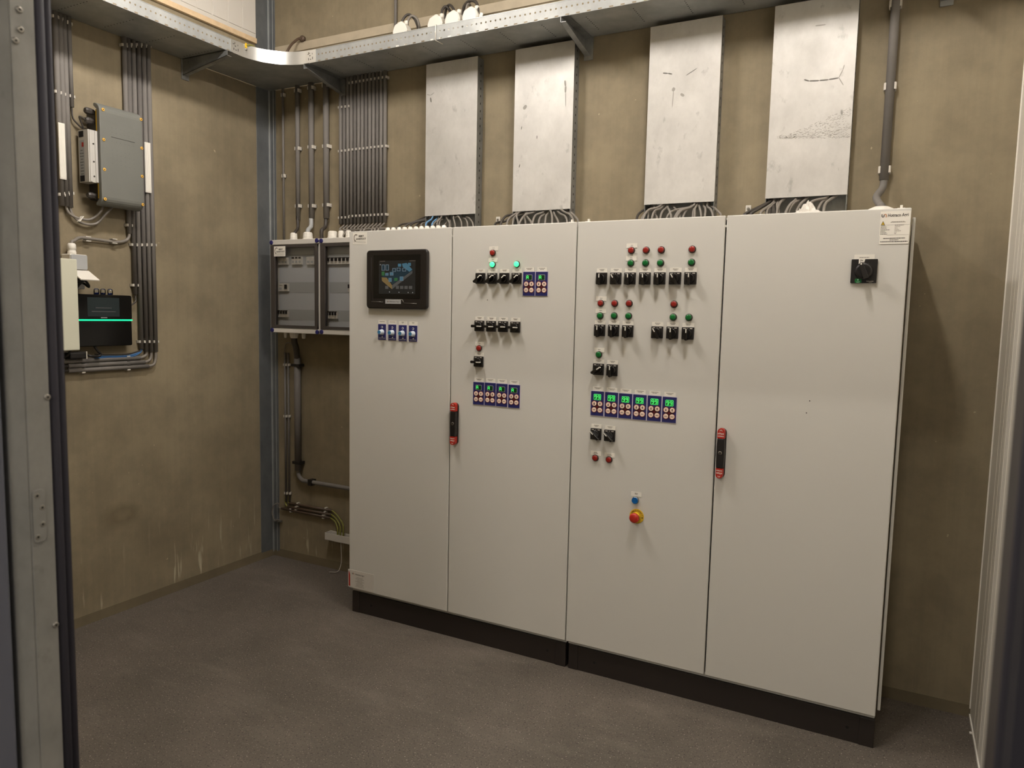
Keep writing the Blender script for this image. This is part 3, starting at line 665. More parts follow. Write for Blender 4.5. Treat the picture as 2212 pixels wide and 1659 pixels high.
m_ = MB(); m_.rplate(((p0+p1)/2, -.0004, zc), X, Z, W_, H_, .001, .0016, 'boxgrey'); f = -.0021
m_.add([(p0+.004, f, zc-H_*.44), (p0+.004, f, zc+H_*.42), (p0+.010, f, zc+H_*.34), (p0+.013, f, zc+H_*.2), (p0+.014, f, zc-H_*.44)], [(4, 3, 2, 1, 0)][::-1], 'redcap')
hlogo(m_, (p0+W_*.2, f, zc+H_*.31), .010); m_.text('Hotraco Agri', (p0+W_*.29, f, zc+H_*.30), X, Z, .010, 'ink', 'l', .01, w=W_*.34)
for i, q in enumerate((.7, .9, .55, .95, .6, .8, .75, .95)): dashes(m_, (p0+W_*.46, f, zc+H_*(.12-i*.072)), W_*.36, (q,), h=.0018)
lab(m_.build('corner_sticker', cabA), 'beige corner sticker with a red stripe')

# swing handles
def handle(parent, px, pyt, pyb):
    zt, zb = FR(px, pyt, -.02)[2], FR(px, pyb, -.02)[2]; x = FR(px, (pyt+pyb)/2, -.018)[0]; z = (zt+zb)/2; h = zt-zb; w_ = .030
    m_ = MB(); m_.rplate((x, -.0002, z), X, Z, w_+.003, h*.99, .0155, .008, 'black', 8); hd = m_.build('handle', parent, .002); lab(hd, 'black swing handle with red ends')
    m_ = MB(); pts = []
    for k in range(25):
        t = -1+2*k/24; ww = w_/2*(.90+.10*(1-t*t)); pts.append((t, ww))
    body = [(x+ww, -.007, z+t*h*.30) for t, ww in pts]+[(x-ww, -.007, z+t*h*.30) for t, ww in reversed(pts)]
    m_.prism(body[::-1], (0, -.021, 0), 'black'); m_.build('grip', hd, .004, 3)
    for sg in (1, -1):
        e = [(x-w_*.45, -.007, z+sg*h*.302), (x+w_*.45, -.007, z+sg*h*.302)]
        for k in range(9):
            a = math.radians(180*k/8); e.append((x+w_*.45*math.cos(a), -.007, z+sg*(h*.5-w_*.45+w_*.45*math.sin(a))))
        e = [e[1]]+e[2:]+[e[0]]
        q = MB(); q.prism(e if sg < 0 else e[::-1], (0, -.0205 if sg else 0, 0), 'redcap')
        uu, vv = (Vector(X), Vector(Z)) if sg > 0 else (-Vector(X), -Vector(Z)); f = Vector((0, -.0277, 0)); c = Vector((x, 0, z+sg*h*.40))+f
        q.text('nVent', c, uu, vv, .0105, 'label', bold=.02, w=w_*.72); q.text('HOFFMAN', c-vv*.0105, uu, vv, .0065, 'label', bold=.02, w=w_*.74)
        for k in range(8):
            a0 = math.radians(-10+k*25); a1 = math.radians(-10+(k+1)*25); cc = c+vv*.0095
            q.add([cc+(uu*math.cos(a)+vv*math.sin(a))*r+Vector((0, -.0003, 0)) for a, r in ((a0, .003), (a0, .0048), (a1, .0048), (a1, .003))], [(0, 1, 2, 3)], 'label')
        lab(q.build('end_cap', hd), 'red end cap lettered in white')
    q = MB(); q.lathe((x, -.0275, z+.002), (0, -1, 0), [(.0068, 0), (.0068, .0012), (.0050, .0014)], 'steel', 18); q.lathe((x, -.0287, z+.002), (0, -1, 0), [(.0046, 0), (.0046, .0004)], 'black', 14)
    q.obox((x, -.0292, z+.002), (X, Y, Z), (.0006, .0003, .003), 'steel'); q.build('lock', hd)
handle(cabA, 980, 870, 961); handle(cabB, 1556.5, 925, 1033)
# plugs, glands and sleeves on the cabinet tops
for i in range(11):
    x = FR(838+i*12.1, 492, .07)[0]
    MB().lathe((x, .07, ZT-.007), Z, [(.0125, 0), (.0125, .016), (.010, .024), (.005, .027)], 'white', 14).build('cable_gland', cabA)
for px, t_ in ((1236, cabA), (1272, cabB), (1945, cabB)):
    x = FR(px, 480, .05)[0]; MB().box(x-.004, x+.004, .045, .055, ZT-.007, ZT+.016, 'white').box(x-.012, x+.012, .04, .06, ZT-.007, ZT+.006, 'white').build('lifting_plug', t_, .001)
x = FR(1903, 450, .25)[0]
MB().lathe((x, .25, ZT-.007), Z, [(.052, 0), (.050, .028), (.042, .040), (.024, .048)], 'white', 28).build('flat_gland', cabB)
# dirt specks on doors
for px, py, t_ in ((1053, 648, cabA), (1742, 892, cabB), (1749, 866, cabB)):
    p = FR(px, py); MB().lathe((p[0], .0001, p[2]), (0, -1, 0), [(.0022, 0), (.0022, .0003)], 'ink', 7).build('scuff_mark', t_)

# ------------------------------------------------------------------ vertical cable ducts
YC, ZD0, ZD1 = .386, 2.014, 2.770
ducts = [(.184, .485), (.695, .998), (1.355, 1.660), (1.869, 2.174)]
dn = ['leftmost galvanised vertical cable duct, right of the thirteen-pipe bundle', 'second galvanised vertical cable duct from left, with perforated right side', 'third galvanised vertical cable duct from left, bright and scuffed', 'rightmost galvanised vertical cable duct, with a dark rippled stain on its cover']
for i, (x0, x1) in enumerate(ducts):
    t = thing('cable_duct', dn[i], 'cable duct', ((x0+x1)/2, D, 1.92), 'vertical cable ducts')
    MB().box(x0-.001, x1+.001, YC, YC+.0015, ZD0, ZD1, 'galv').build('cover', t)
    z0 = 1.915
    m_ = MB(); m_.box(x0+.002, x1-.002, D-.004, D-.0015, z0, ZD1, 'galv_dark'); m_.build('back_plate', t)
    for sx, xx in ((-1, x0), (1, x1-.002)):
        m_ = MB(); m_.box(xx, xx+.002, YC+.0018, D-.0012, z0, ZD1, 'galv_dark')
        zz = z0+.02
        while zz < ZD1-.01:
            for s2 in (-.0004, .0024): m_.rplate((xx+(0.002 if s2 > 0 else 0), (YC+D)/2+.002, zz+.006), Y, Z, .006, .011, .0028, .0004 if s2 > 0 else -.0004, 'hole', 3)
            zz += .036
        m_.build('side_rail', t)

# scuffs, drips and a rippled stain on the covers (traced from the photograph, real thin marks on the sheet)
def mark(t, pts, w, m='scuff'):
    q = MB(); P = [FR(px, py, YC-.0004) for px, py in pts]
    for k in range(len(P)-1):
        a, b = Vector(P[k]), Vector(P[k+1]); n = (b-a).cross(Vector(Y)).normalized(); c = (a+b)/2; e = (b-a)*.12
        q.add([a-e*.4, a+e-n*w*.38, c-n*w*.5, b-e-n*w*.42, b+e*.4, b-e+n*w*.36, c+n*w*.44, a+e+n*w*.45], [tuple(range(8))], m)
    return q.build('scuff_mark', t)
DT = [o for o in COL.objects if o.name.startswith('cable_duct')]
mark(DT[0], [(930, 211), (931.5, 221)], .008, 'scratch'); mark(DT[0], [(922, 204), (930, 206), (938, 200)], .004)
mark(DT[1], [(1220, 174), (1222, 186), (1221.5, 200)], .010); mark(DT[1], [(1222, 200), (1222, 230)], .004); mark(DT[1], [(1131, 236), (1137, 227)], .018); mark(DT[1], [(1123, 355), (1121.5, 362)], .005, 'scratch'); mark(DT[1], [(1160, 293), (1160, 300)], .004, 'scratch'); mark(DT[1], [(1127, 273), (1126, 280)], .004, 'scratch')
mark(DT[2], [(1432, 158), (1443, 158.5), (1452, 160)], .006, 'scratch'); mark(DT[2], [(1452, 192), (1458, 194)], .018); mark(DT[2], [(1455, 196), (1452, 232)], .004); mark(DT[2], [(1482, 163), (1506, 147)], .003, 'scratch'); mark(DT[2], [(1470, 203), (1478, 207)], .012)
mark(DT[3], [(1737, 172), (1748, 175), (1770, 174), (1790, 172), (1812, 168)], .006, 'scratch'); mark(DT[3], [(1812, 168), (1821, 150), (1824, 140)], .004); mark(DT[3], [(1812, 168), (1822, 184)], .004); mark(DT[3], [(1761, 56), (1784, 53)], .005)
rr = random.Random(11); q = MB()
for _ in range(620):
    u_ = rr.random(); px = 1676+162*u_; top = 292-72*max(0, u_-.12)**1.1; bot = 299-13*max(0, u_-.75)*4*.25
    py = bot-(bot-top)*rr.random()**1.3
    if rr.random() > .25+.75*u_: continue
    a = Vector(FR(px, py, YC-.0004)); an = rr.uniform(-.5, .7); d = Vector((math.cos(an), 0, math.sin(an)))*rr.uniform(.0016, .0045); n = d.cross(Vector(Y)).normalized()*.0006
    q.add([a-d-n, a+d-n, a+d+n, a-d+n], [(0, 1, 2, 3)], 'scuff')
q.build('rippled_stain', DT[3])

# cables fanning out from the ducts (traced in crops: origin, scale)
def trace(o, s, pts): return [(o[0]+a/s, o[1]+b/s) for a, b in pts]
fans = [
 ((840, 440), 10.05, 'leftmost', .0042, [
  ('d', [(500, 410), (280, 450), (205, 520)]), ('d', [(870, 285), (690, 360), (480, 420), (330, 520)]), ('d', [(800, 340), (560, 410), (455, 510)]), ('d', [(860, 370), (660, 420), (580, 500)]), ('g', [(840, 390), (720, 430), (700, 500)]),
  ('b', [(960, 255), (920, 340), (820, 410), (800, 490)]), ('b', [(1050, 255), (1030, 340), (960, 400), (935, 480)]), ('g', [(1100, 250), (1060, 350), (1000, 410), (960, 485)]), ('g', [(1160, 250), (1100, 340), (1050, 400), (1045, 490)]),
  ('g', [(1200, 300), (1120, 360), (1085, 490)]), ('g', [(1280, 360), (1240, 430), (1205, 490)]), ('g', [(1255, 300), (1300, 380), (1315, 490)]), ('g', [(1330, 280), (1335, 440), (1340, 490)]), ('g', [(1420, 245), (1400, 310), (1440, 490)]),
  ('g', [(1440, 290), (1500, 280), (1560, 370), (1580, 490)]), ('g', [(1590, 280), (1670, 340), (1710, 480)]), ('g', [(1670, 255), (1760, 330), (1830, 470)])]),
 ((1060, 430), 10.53, 'second', .0050, [
  ('d', [(340, 500), (160, 530), (95, 590)]), ('d', [(540, 330), (330, 400), (225, 580)]), ('g', [(620, 280), (430, 430), (365, 575)]), ('g', [(780, 300), (560, 390), (500, 570)]), ('g', [(720, 240), (590, 360), (630, 565)]), ('g', [(990, 290), (800, 350), (660, 540)]),
  ('g', [(900, 235), (780, 360), (790, 565)]), ('g', [(860, 260), (810, 370), (930, 555)]), ('g', [(1210, 280), (1020, 370), (950, 550)]), ('g', [(1310, 260), (1140, 400), (1090, 545)]), ('g', [(1330, 290), (1260, 380), (1240, 545)]),
  ('g', [(1350, 210), (1390, 360), (1395, 540)]), ('g', [(1420, 210), (1450, 350), (1540, 540)]), ('g', [(1480, 210), (1580, 330), (1690, 390), (1740, 525)]), ('g', [(1590, 210), (1690, 300), (1800, 350), (1880, 500)]), ('g', [(1710, 205), (1830, 310), (1930, 410), (1990, 520)])]),
 ((1370, 420), 10.53, 'third', .0048, [
  ('d', [(370, 265), (180, 380), (90, 460), (55, 570)]), ('g', [(480, 225), (420, 340), (300, 380), (170, 565)]), ('g', [(640, 210), (520, 300), (330, 350), (200, 565)]), ('g', [(400, 300), (340, 400), (310, 560)]), ('g', [(690, 210), (600, 320), (470, 370), (400, 555)]),
  ('g', [(480, 430), (500, 490), (520, 555)]), ('g', [(760, 205), (720, 310), (640, 390), (590, 550)]), ('g', [(1280, 260), (1000, 340), (850, 390), (740, 535)]), ('g', [(760, 270), (810, 390), (840, 530)]), ('g', [(850, 215), (930, 320), (1000, 420), (1040, 530)]),
  ('g', [(1330, 185), (1270, 290), (1060, 340), (920, 530)]), ('g', [(1390, 190), (1290, 290), (1080, 360), (960, 530)]), ('g', [(1400, 185), (1330, 290), (1200, 350), (1110, 525)]), ('g', [(1450, 270), (1360, 340), (1330, 520)]), ('g', [(1430, 230), (1380, 330), (1375, 515)]),
  ('g', [(1460, 175), (1490, 300), (1525, 505)]), ('g', [(1580, 235), (1620, 330), (1610, 490)]), ('g', [(1660, 255), (1740, 340), (1790, 495)]), ('g', [(1710, 215), (1830, 310), (1920, 400), (1970, 475)])]),
 ((1640, 400), 10.53, 'rightmost', .0058, [
  ('d', [(360, 320), (160, 420), (0, 500), (-150, 570), (-340, 680)]), ('d', [(310, 300), (150, 440), (0, 530), (-200, 670)]), ('g', [(330, 380), (200, 490), (90, 570), (30, 650)]), ('g', [(420, 285), (330, 430), (210, 540), (175, 655)]), ('d', [(250, 480), (240, 560), (235, 650)]), ('d', [(330, 420), (330, 540), (320, 645)]),
  ('g', [(470, 300), (410, 450), (440, 635)]), ('g', [(580, 285), (470, 410), (400, 640)]), ('g', [(840, 305), (700, 450), (605, 630)]), ('g', [(1010, 285), (800, 400), (660, 630)]), ('g', [(1130, 245), (960, 410), (870, 560), (860, 615)]),
  ('g', [(1550, 265), (1300, 340), (1180, 400), (1120, 600)]), ('g', [(1650, 245), (1430, 390), (1330, 600)]), ('g', [(1770, 215), (1610, 330), (1510, 420), (1465, 590)])])]
for di, (o, s, nm, r, cs) in enumerate(fans):
    for i, (c, pts) in enumerate(cs):
        pp = trace(o, s, pts); n = len(pp); P = []
        for k, (px, py) in enumerate(pp):
            yy = .422-.085*k/(n-1)-.012*((i*7) % 3)
            P.append(Vector(FR(px, py, yy)))
        dx0, dx1 = ducts[di][0]+.02, ducts[di][1]-.02
        P.insert(0, Vector((min(max(P[0].x, dx0), dx1), max(P[0].y, .41), 2.05 if dx0 < P[0].x < dx1 else 2.03)))
        e = P[-1]; P.append(Vector((e.x-(P[-2].x-e.x)*.05, e.y-.01, max(1.8965, min(e.z-.02, 1.905)))))
        m_ = MB().tube(P, r*(1.15 if c == 'd' else 1), {'g': 'cable', 'd': 'cable_dark', 'b': 'cable_blue'}[c], 8, True)
        cn = {'g': 'grey', 'd': 'dark grey', 'b': 'light blue'}[c]
        single(m_, 'cable', f'{cn} cable under the {nm} cable duct, {ORD[i]} from left along the cabinet top', 'cable', f'cables under the {nm} duct')
# crumpled film on the right cabinet
m_ = MB(); p = FR(1745, 455, .16); rr = random.Random(3); n1, n2 = 18, 8; vs = []
for j in range(n2+1):
    for k in range(n1):
        a = 2*PI*k/n1; q = j/n2; R_ = (1-q)*.062*(1+.25*rr.uniform(-1, 1)); vs.append((p[0]+R_*math.cos(a)*1.05, .16+R_*.55*math.sin(a), ZT-.006+.062*(q**.8)*(1+.22*rr.uniform(-1, 1))))
m_.add(vs, [(j*n1+k, j*n1+(k+1) % n1, (j+1)*n1+(k+1) % n1, (j+1)*n1+k) for j in range(n2) for k in range(n1)], 'plastic_bag')
single(m_, 'crumpled_plastic_film', 'crumpled clear plastic film lying on top of the right cabinet', 'plastic wrap')

# ------------------------------------------------------------------ cable tray with bend
ZTR, HTR, XF, YFr = 2.792, .062, -.645, .172
def perf_flange(m_, o, u, L, H, m, pitch=.0247, r=.0045, zrow=.58):
    """upright tray side with a row of round holes and notches along the foot"""
    o = Vector(o); u = Vector(u).normalized(); v = Vector(Z); n = max(1, int(L/pitch)); p = L/n; hz0 = H*zrow-p/2; hz1 = H*zrow+p/2; nz = .007
    for i in range(n):
        x0, x1 = i*p, (i+1)*p; c = o+u*(x0+x1)/2+v*H*zrow; sq, oc = [], []
        for k in range(8):
            a = PI/8+k*PI/4-PI/8; q = (math.cos(a), math.sin(a)); mx = max(abs(q[0]), abs(q[1])); sq.append(c+(u*q[0]+v*q[1])*(p/2/mx)); oc.append(c+(u*q[0]+v*q[1])*r)
        m_.add(sq+oc, [(k, (k+1) % 8, 8+(k+1) % 8, 8+k) for k in range(8)], m)
        m_.add([o+u*x0+v*hz1, o+u*x1+v*hz1, o+u*x1+v*H, o+u*x0+v*H], [(0, 1, 2, 3)], m)
        m_.add([o+u*x0+v*nz, o+u*x1+v*nz, o+u*x1+v*hz0, o+u*x0+v*hz0], [(0, 1, 2, 3)], m)
        a, b = (x0, x1) if i % 2 else (x0, x0+p*.3)
        m_.add([o+u*a, o+u*b, o+u*b+v*nz, o+u*a+v*nz], [(0, 1, 2, 3)], m)
def tray_dots(m_, o, u, v, n, gap, r=.0028):
    for k in range(n):
        c = Vector(o)+Vector(v)*(k*gap); m_.lathe(c, (0, 0, -1), [(r, 0), (r, .0004)], 'hole', 8)
# back run
bx0, bx1 = -.40, XR-.03
t = thing('cable_tray', 'long perforated galvanised cable tray along the back wall above the ducts', 'cable tray', ((bx0+bx1)/2, .31, ZTR))
m_ = MB(); m_.box(bx0, bx1, YFr+.001, D-.004, ZTR, ZTR+.0015, 'galv_tray')
x = bx0+.05
while x < bx1:
    tray_dots(m_, (x, YFr+.05, ZTR-.0002), X, Y, 9, .018); x += .21
m_.build('tray_bottom', t)
m_ = MB(); perf_flange(m_, (bx0, YFr, ZTR), X, bx1-bx0, HTR, 'galv_rail'); m_.box(bx0, bx1, YFr-.0012, YFr+.003, ZTR+HTR-.001, ZTR+HTR+.0015, 'galv_tray'); o_ = m_.build('side_rail', t)
m_ = MB(); m_.box(bx0, bx1, D-.006, D-.0045, ZTR, ZTR+HTR, 'galv_tray'); m_.build('side_rail', t)
# left run
ly0, ly1 = YF+.02, -.075
t = thing('cable_tray', 'perforated galvanised cable tray running along the left wall', 'cable tray', ((XL+XF)/2, (ly0+ly1)/2, ZTR))
m_ = MB(); m_.box(XL+.004, XF-.001, ly0, ly1, ZTR, ZTR+.0015, 'galv_tray')
y = ly1-.1
while y > ly0+.1:
    tray_dots(m_, (XL+.05, y, ZTR-.0002), Y, X, 10, .022); y -= .21
m_.build('tray_bottom', t)
m_ = MB(); perf_flange(m_, (XF, ly0, ZTR), Y, ly1-ly0, HTR, 'galv_rail'); m_.box(XF-.003, XF+.0012, ly0, ly1, ZTR+HTR-.001, ZTR+HTR+.0015, 'galv_tray'); m_.build('side_rail', t)
m_ = MB(); m_.box(XL+.003, XL+.0045, ly0, ly1, ZTR, ZTR+HTR, 'galv_tray'); m_.build('side_rail', t)
# bend
t = thing('tray_bend', 'shiny curved galvanised corner bend joining the two cable trays', 'tray bend', (XL+.2, D-.2, ZTR))
R_ = .235; cc = (XF+R_, YFr-R_); arc = []
for k in range(17):
    a = math.radians(180-90*k/16); arc.append((cc[0]+R_*math.cos(a), cc[1]+R_*math.sin(a)))
inner = [(XF, ly1)]+arc+[(bx0, YFr)]
outl = inner+[(bx0, D-.004), (XL+.004, D-.004), (XL+.004, ly1)]
m_ = MB(); m_.prism([(a, b, ZTR-.0012) for a, b in outl][::-1], (0, 0, .0014), 'galv_tray'); m_.build('tray_bottom', t)
m_ = MB(); L_ = len(inner)
nin = []
for k in range(L_):
    a = Vector(inner[max(0, k-1)]); b = Vector(inner[min(L_-1, k+1)]); d = (b-a).normalized(); nin.append((inner[k][0]-d.y*.0018, inner[k][1]+d.x*.0018))
za_, zb_ = ZTR-.001, ZTR+HTR+.003
for ring, fl in ((inner, 0), (nin, 1)):
    m_.add([(a, b, z) for a, b in ring for z in (za_, zb_)], [((2*k, 2*k+2, 2*k+3, 2*k+1) if not fl else (2*k+1, 2*k+3, 2*k+2, 2*k)) for k in range(L_-1)], 'bend', True)
m_.add([(*p, zb_) for pr_ in zip(inner, nin) for p in pr_], [(2*k, 2*k+2, 2*k+3, 2*k+1) for k in range(L_-1)], 'bend')
m_.build('curved_rail', t)
for (c, u, nrm) in (((XF+.0022, ly1-.012, ZTR+HTR/2), Y, 1), ((bx0+.012, YFr-.0022, ZTR+HTR/2), X, -1)):
    m_ = MB(); v = Z
    c = Vector(c); u_ = Vector(u); n_ = Vector(X) if nrm > 0 else Vector((0, -1, 0))
    m_.obox(c, (u_, n_, Vector(Z)), (.034, .0008, HTR/2+.001), 'bend')
    for a, b, w_, h_ in ((-.018, .012, .006, .0016), (-.006, .004, .005, .0025), (.010, .012, .0016, .005), (-.016, -.012, .0022, .008), (-.002, -.014, .006, .0022), (.012, -.010, .0022, .009)):
        m_.obox(c+u_*a+Vector(Z)*b+n_*.0009, (u_, n_, Vector(Z)), (w_/1.4, .0003, h_/1.4), 'hole')
    m_.lathe(c+u_*-.012+Vector(Z)*.018+n_*.0008, n_, [(.005, 0), (.005, .002), (.003, .003)], 'steel', 12); m_.build('splice_plate', t)
# rising corner of the left post shows above; brackets under the trays
def bracket(label, wall, pos, reach):
    if wall == 'back':
        base = Vector((pos, D, ZTR)); out = Vector((0, -1, 0)); side = Vector(X)
    else:
        base = Vector((XL, pos, ZTR)); out = Vector(X); side = Vector(Y)
    t = thing('tray_bracket', label, 'bracket', tuple(base-Vector((0, 0, .1))), 'cantilever brackets under the cable trays')
    v = Vector(Z); m_ = MB()
    m_.obox(base+out*.0035-v*.046, (side, out, v), (.022, .003, .055), 'galv_dark'); m_.build('wall_plate', t, .001)
    m_ = MB(); prof = [base+out*.006-v*.0016, base+out*reach-v*.0016, base+out*reach-v*.028, base+out*.006-v*.082]
    m_.prism([p-side*.018 for p in prof], side*.0025, 'galv_dark')
    m_.obox(base+out*(reach/2+.003)-v*.0028, (side, out, v), (.018, reach/2-.003, .0011), 'galv_dark')
    m_.prism([base+out*.006-v*.082-side*.018, base+out*reach-v*.028-side*.018, base+out*reach-v*.028+side*.008, base+out*.006-v*.082+side*.008], v*.0022, 'galv_dark')
    m_.build('arm', t)
bracket('cantilever bracket under the left-wall cable tray', 'left', LW(395, 145)[1]+.01, .335)
bracket('cantilever bracket on the back wall nearest the corner post', 'back', FR(741, 195, D)[0], .285)
bracket('cantilever bracket on the back wall beside the second cable duct', 'back', FR(1272, 120, D)[0], .285)
bracket('cantilever bracket on the back wall at the right edge of the photo', 'back', FR(2045, 6, D)[0], .285)
# cable tie and earth tag on the trays
p = FR(942, 62, YFr)
m_ = MB(); m_.tube([(p[0], YFr+.02, ZTR+HTR+.004), (p[0], YFr-.004, ZTR+HTR+.005), (p[0], YFr-.004, ZTR-.004), (p[0]+.004, YFr+.05, ZTR-.004)], .0022, 'white', 6)
single(m_, 'cable_tie', 'white cable tie looped round the back cable tray', 'cable tie')
p = LW(531, 100, XF-XL+.006)
m_ = MB(); m_.rplate((XF+.004, p[1]+.002, ZTR+HTR-.004), Y, Z, .012, .026, .005, .003, 'yellow'); m_.lathe((XF+.006, p[1]+.002, ZTR+HTR-.022), X, [(.006, -.003), (.006, .003), (.003, .005)], 'steel', 10)
single(m_, 'earth_tag', 'small yellow earthing tag screwed to the tray bend', 'tag')
m_ = MB().tube([(XF+.008, p[1]+.004, ZTR+HTR-.002), (XF+.01, p[1]+.03, ZTR+HTR+.006), (XF-.01, p[1]+.09, ZTR+HTR+.010), (XF-.03, p[1]+.16, ZTR+HTR+.004), (XF-.05, p[1]+.20, ZTR+.02)], .0035, 'gy', 7, True)
single(m_, 'earth_wire', 'green and yellow earth wire running from the yellow tag into the tray', 'wire')
a, b, c = FR(623, 106, .33), FR(634, 92, .38), FR(648, 83, D-.02)
single(MB().tube([(a[0]-.03, .28, ZTR+.02), a, b, c, (c[0]+.01, D-.004, c[2]-.003)], .007, 'brown', 9, True).lathe((c[0]+.008, D, c[2]), (0, -1, 0), [(.017, 0), (.017, .016), (.012, .02)], 'brown', 14), 'cable', 'short brown cable curving from a wall gland into the tray corner', 'cable')

# ------------------------------------------------------------------ round junction boxes on the tray
jb = [(868, 51, 'leftmost of the four white junction boxes on the back tray'), (943.6, 36, 'second white junction box from left on the back tray'), (981, 27, 'third white junction box from left on the back tray'), (1019, 19, 'rightmost white junction box on the back tray, with a small lug')]
JP = []
for i, (px, py, lb) in enumerate(jb):
    p = FR(px, py, .30); r = .043; zc = p[2]-r+.002; JP.append((p[0], zc))
    t = thing('junction_box', lb, 'junction box', (p[0], .30, ZTR), 'white junction boxes on the tray')
    m_ = MB(); pts = []
    for k in range(24):
        a = 2*PI*k/24; rr_ = r*(1+.035*math.cos(8*a)); pts.append((p[0]+rr_*math.cos(a), .282, zc+rr_*math.sin(a)))
    m_.prism(pts, (0, .045, 0), 'white'); m_.box(p[0]-.028, p[0]+.028, .285, .325, ZTR+.0016, zc-.03, 'white'); m_.build('body', t, .003)
    m_ = MB(); m_.lathe((p[0], .283, zc), (0, -1, 0), [(r*.9, 0), (r*.9, .003), (r*.84, .005)], 'white', 28); m_.build('lid', t)
    for dx in (-.004, .026):
        MB().lathe((p[0]+dx, .305, zc+r*.72), Z, [(.011, 0), (.011, .018), (.009, .02)], 'white', 12).build('spout', t)
    if i == 3: MB().lathe((p[0]+.056, .30, zc+.004), (0, -1, 0), [(.009, 0), (.009, .006)], 'white', 12).box(p[0]+.036, p[0]+.052, .295, .301, zc-.006, zc+.004, 'white').build('lug', t)
def loop(px_pts, r, lb, m='cable_dark', y0=.305, y1=.36):
    n = len(px_pts); P = [FR(840+a/9.217, b/9.217, y0+(y1-y0)*k/(n-1)) for k, (a, b) in enumerate(px_pts)]
    e = P[-1]; P = [(P[0][0], P[0][1], P[0][2]-.015)]+P+[(e[0]+.005, e[1], max(ZTR+.012, e[2]-.10))]
    single(MB().tube(P, r, m, 9, True), 'cable', lb, 'cable', 'cable loops over the white junction boxes')
loop([(262, 440), (330, 320), (400, 290), (500, 360), (560, 480), (580, 560)], .0065, 'outer cable loop over the leftmost white junction box')
loop([(375, 430), (420, 340), (480, 320), (560, 380), (600, 500), (605, 560)], .0065, 'inner cable loop over the leftmost white junction box', 'cable')
loop([(1050, 290), (1075, 180), (1130, 130), (1200, 190), (1230, 290), (1200, 400)], .0065, 'cable loop rising from the second white junction box')
loop([(1110, 400), (1140, 180), (1200, 100), (1270, 150), (1310, 260)], .0065, 'tall cable loop over the third white junction box', y0=.36, y1=.305)
loop([(1470, 400), (1500, 130), (1620, 15), (1730, 40), (1770, 160)], .0075, 'largest cable loop over the rightmost white junction box', y0=.36, y1=.305)
loop([(1540, 200), (1570, 90), (1610, 90), (1640, 180)], .006, 'small inner cable loop over the rightmost white junction box', 'cable')

# ------------------------------------------------------------------ conduits
def clip_v(parent, c, r, wall):                             # saddle gripping a vertical or horizontal pipe: base pad and two prongs
    pass
def conduit(label, pts, r, wall, clips=(), group=None, m='pvc', smooth=False, cw=.012, name='conduit', ctype='clip', cmat='clip', extra=None):
    P = [Vector(p) for p in pts]; t = thing(name, label, 'conduit' if name == 'conduit' else name.replace('_', ' '), tuple(P[0]), group)
    MB().tube(P, r, m, 14, smooth).build('pipe', t)
    nrm = {'back': Vector((0, -1, 0)), 'left': Vector(X)}[wall]
    for c, d in clips:
        c = Vector(c); d = Vector(d).normalized(); s = d.cross(nrm).normalized(); dist = abs(c.y-D) if wall == 'back' else abs(c.x-XL)
        q = MB(); wl = c-nrm*dist
        q.obox(wl+nrm*.002, (s, nrm, d), (r+.005, .002, cw/2*1.1), cmat)
        for sg in (-1, 1):
            q.obox(wl+nrm*(dist+r*.5)/2+s*sg*(r+.0028), (s, nrm, d), (.0022, (dist+r*.5)/2, cw/2), cmat)
            q.obox(wl+nrm*(dist+r*.62)+s*sg*(r*.86+.002), (s, nrm, d), (.0024, .0022, cw/2), cmat)
        q.build('clip', t)
    return t
# group of three pipes and a thin one above the distribution boxes
def vx(px, py, off): return FR(px, py, D-off)[0]
g1 = 'pipes above the distribution boxes'
for (px, py, r, zb, cl, lb) in ((612, 340, .0065, 1.905, (205, 380), 'thinnest grey conduit on the back wall nearest the corner post'),
                               (643, 340, .0125, FR(641, 474.5, D-.025)[2], (196, 321, 445), 'grey conduit entering the left distribution box, left of the fatter pair'),
                               (672.5, 340, .0155, FR(671, 472, D-.025)[2], (190, 318, 445), 'middle fat grey conduit above the left distribution box, pale blue-grey sleeve below'),
                               (704.5, 340, .0165, FR(703, 472, D-.025)[2], (185, 316, 443), 'fat grey conduit next to the thirteen-pipe bundle')):
    off = r+.006; x = vx(px, py, off)
    cs = [((x, D-off, FR(px, q, D-off)[2]), Z) for q in cl]
    conduit(lb, [(x, D-off, ZTR+.03), (x, D-off, zb)], r, 'back', cs, g1, 'pvc', cw=.018)
for (px, pyt, pxb, pyb, r, m_k, lb) in ((643, 474, 637, 511, .0085, 'cable_dark', 'dark cable from the narrow conduit into the left distribution box'), (672, 471, 665, 506, .0125, 'lgrey', 'pale blue-grey cable dropping into the left distribution box'), (704, 472, 695, 506, .0105, 'cable_dark', 'dark cable dropping into the right distribution box')):
    a = FR(px, pyt, D-.024); b = FR(pxb, pyb, .375)
    single(MB().tube([(a[0], a[1], a[2]+.02), a, tuple((Vector(a)+Vector(b))/2+Vector((.0, .012, 0))), (b[0], .375, b[2]+.02), (b[0], .375, 1.915)], r, m_k, 10, True), 'cable', lb, 'cable')
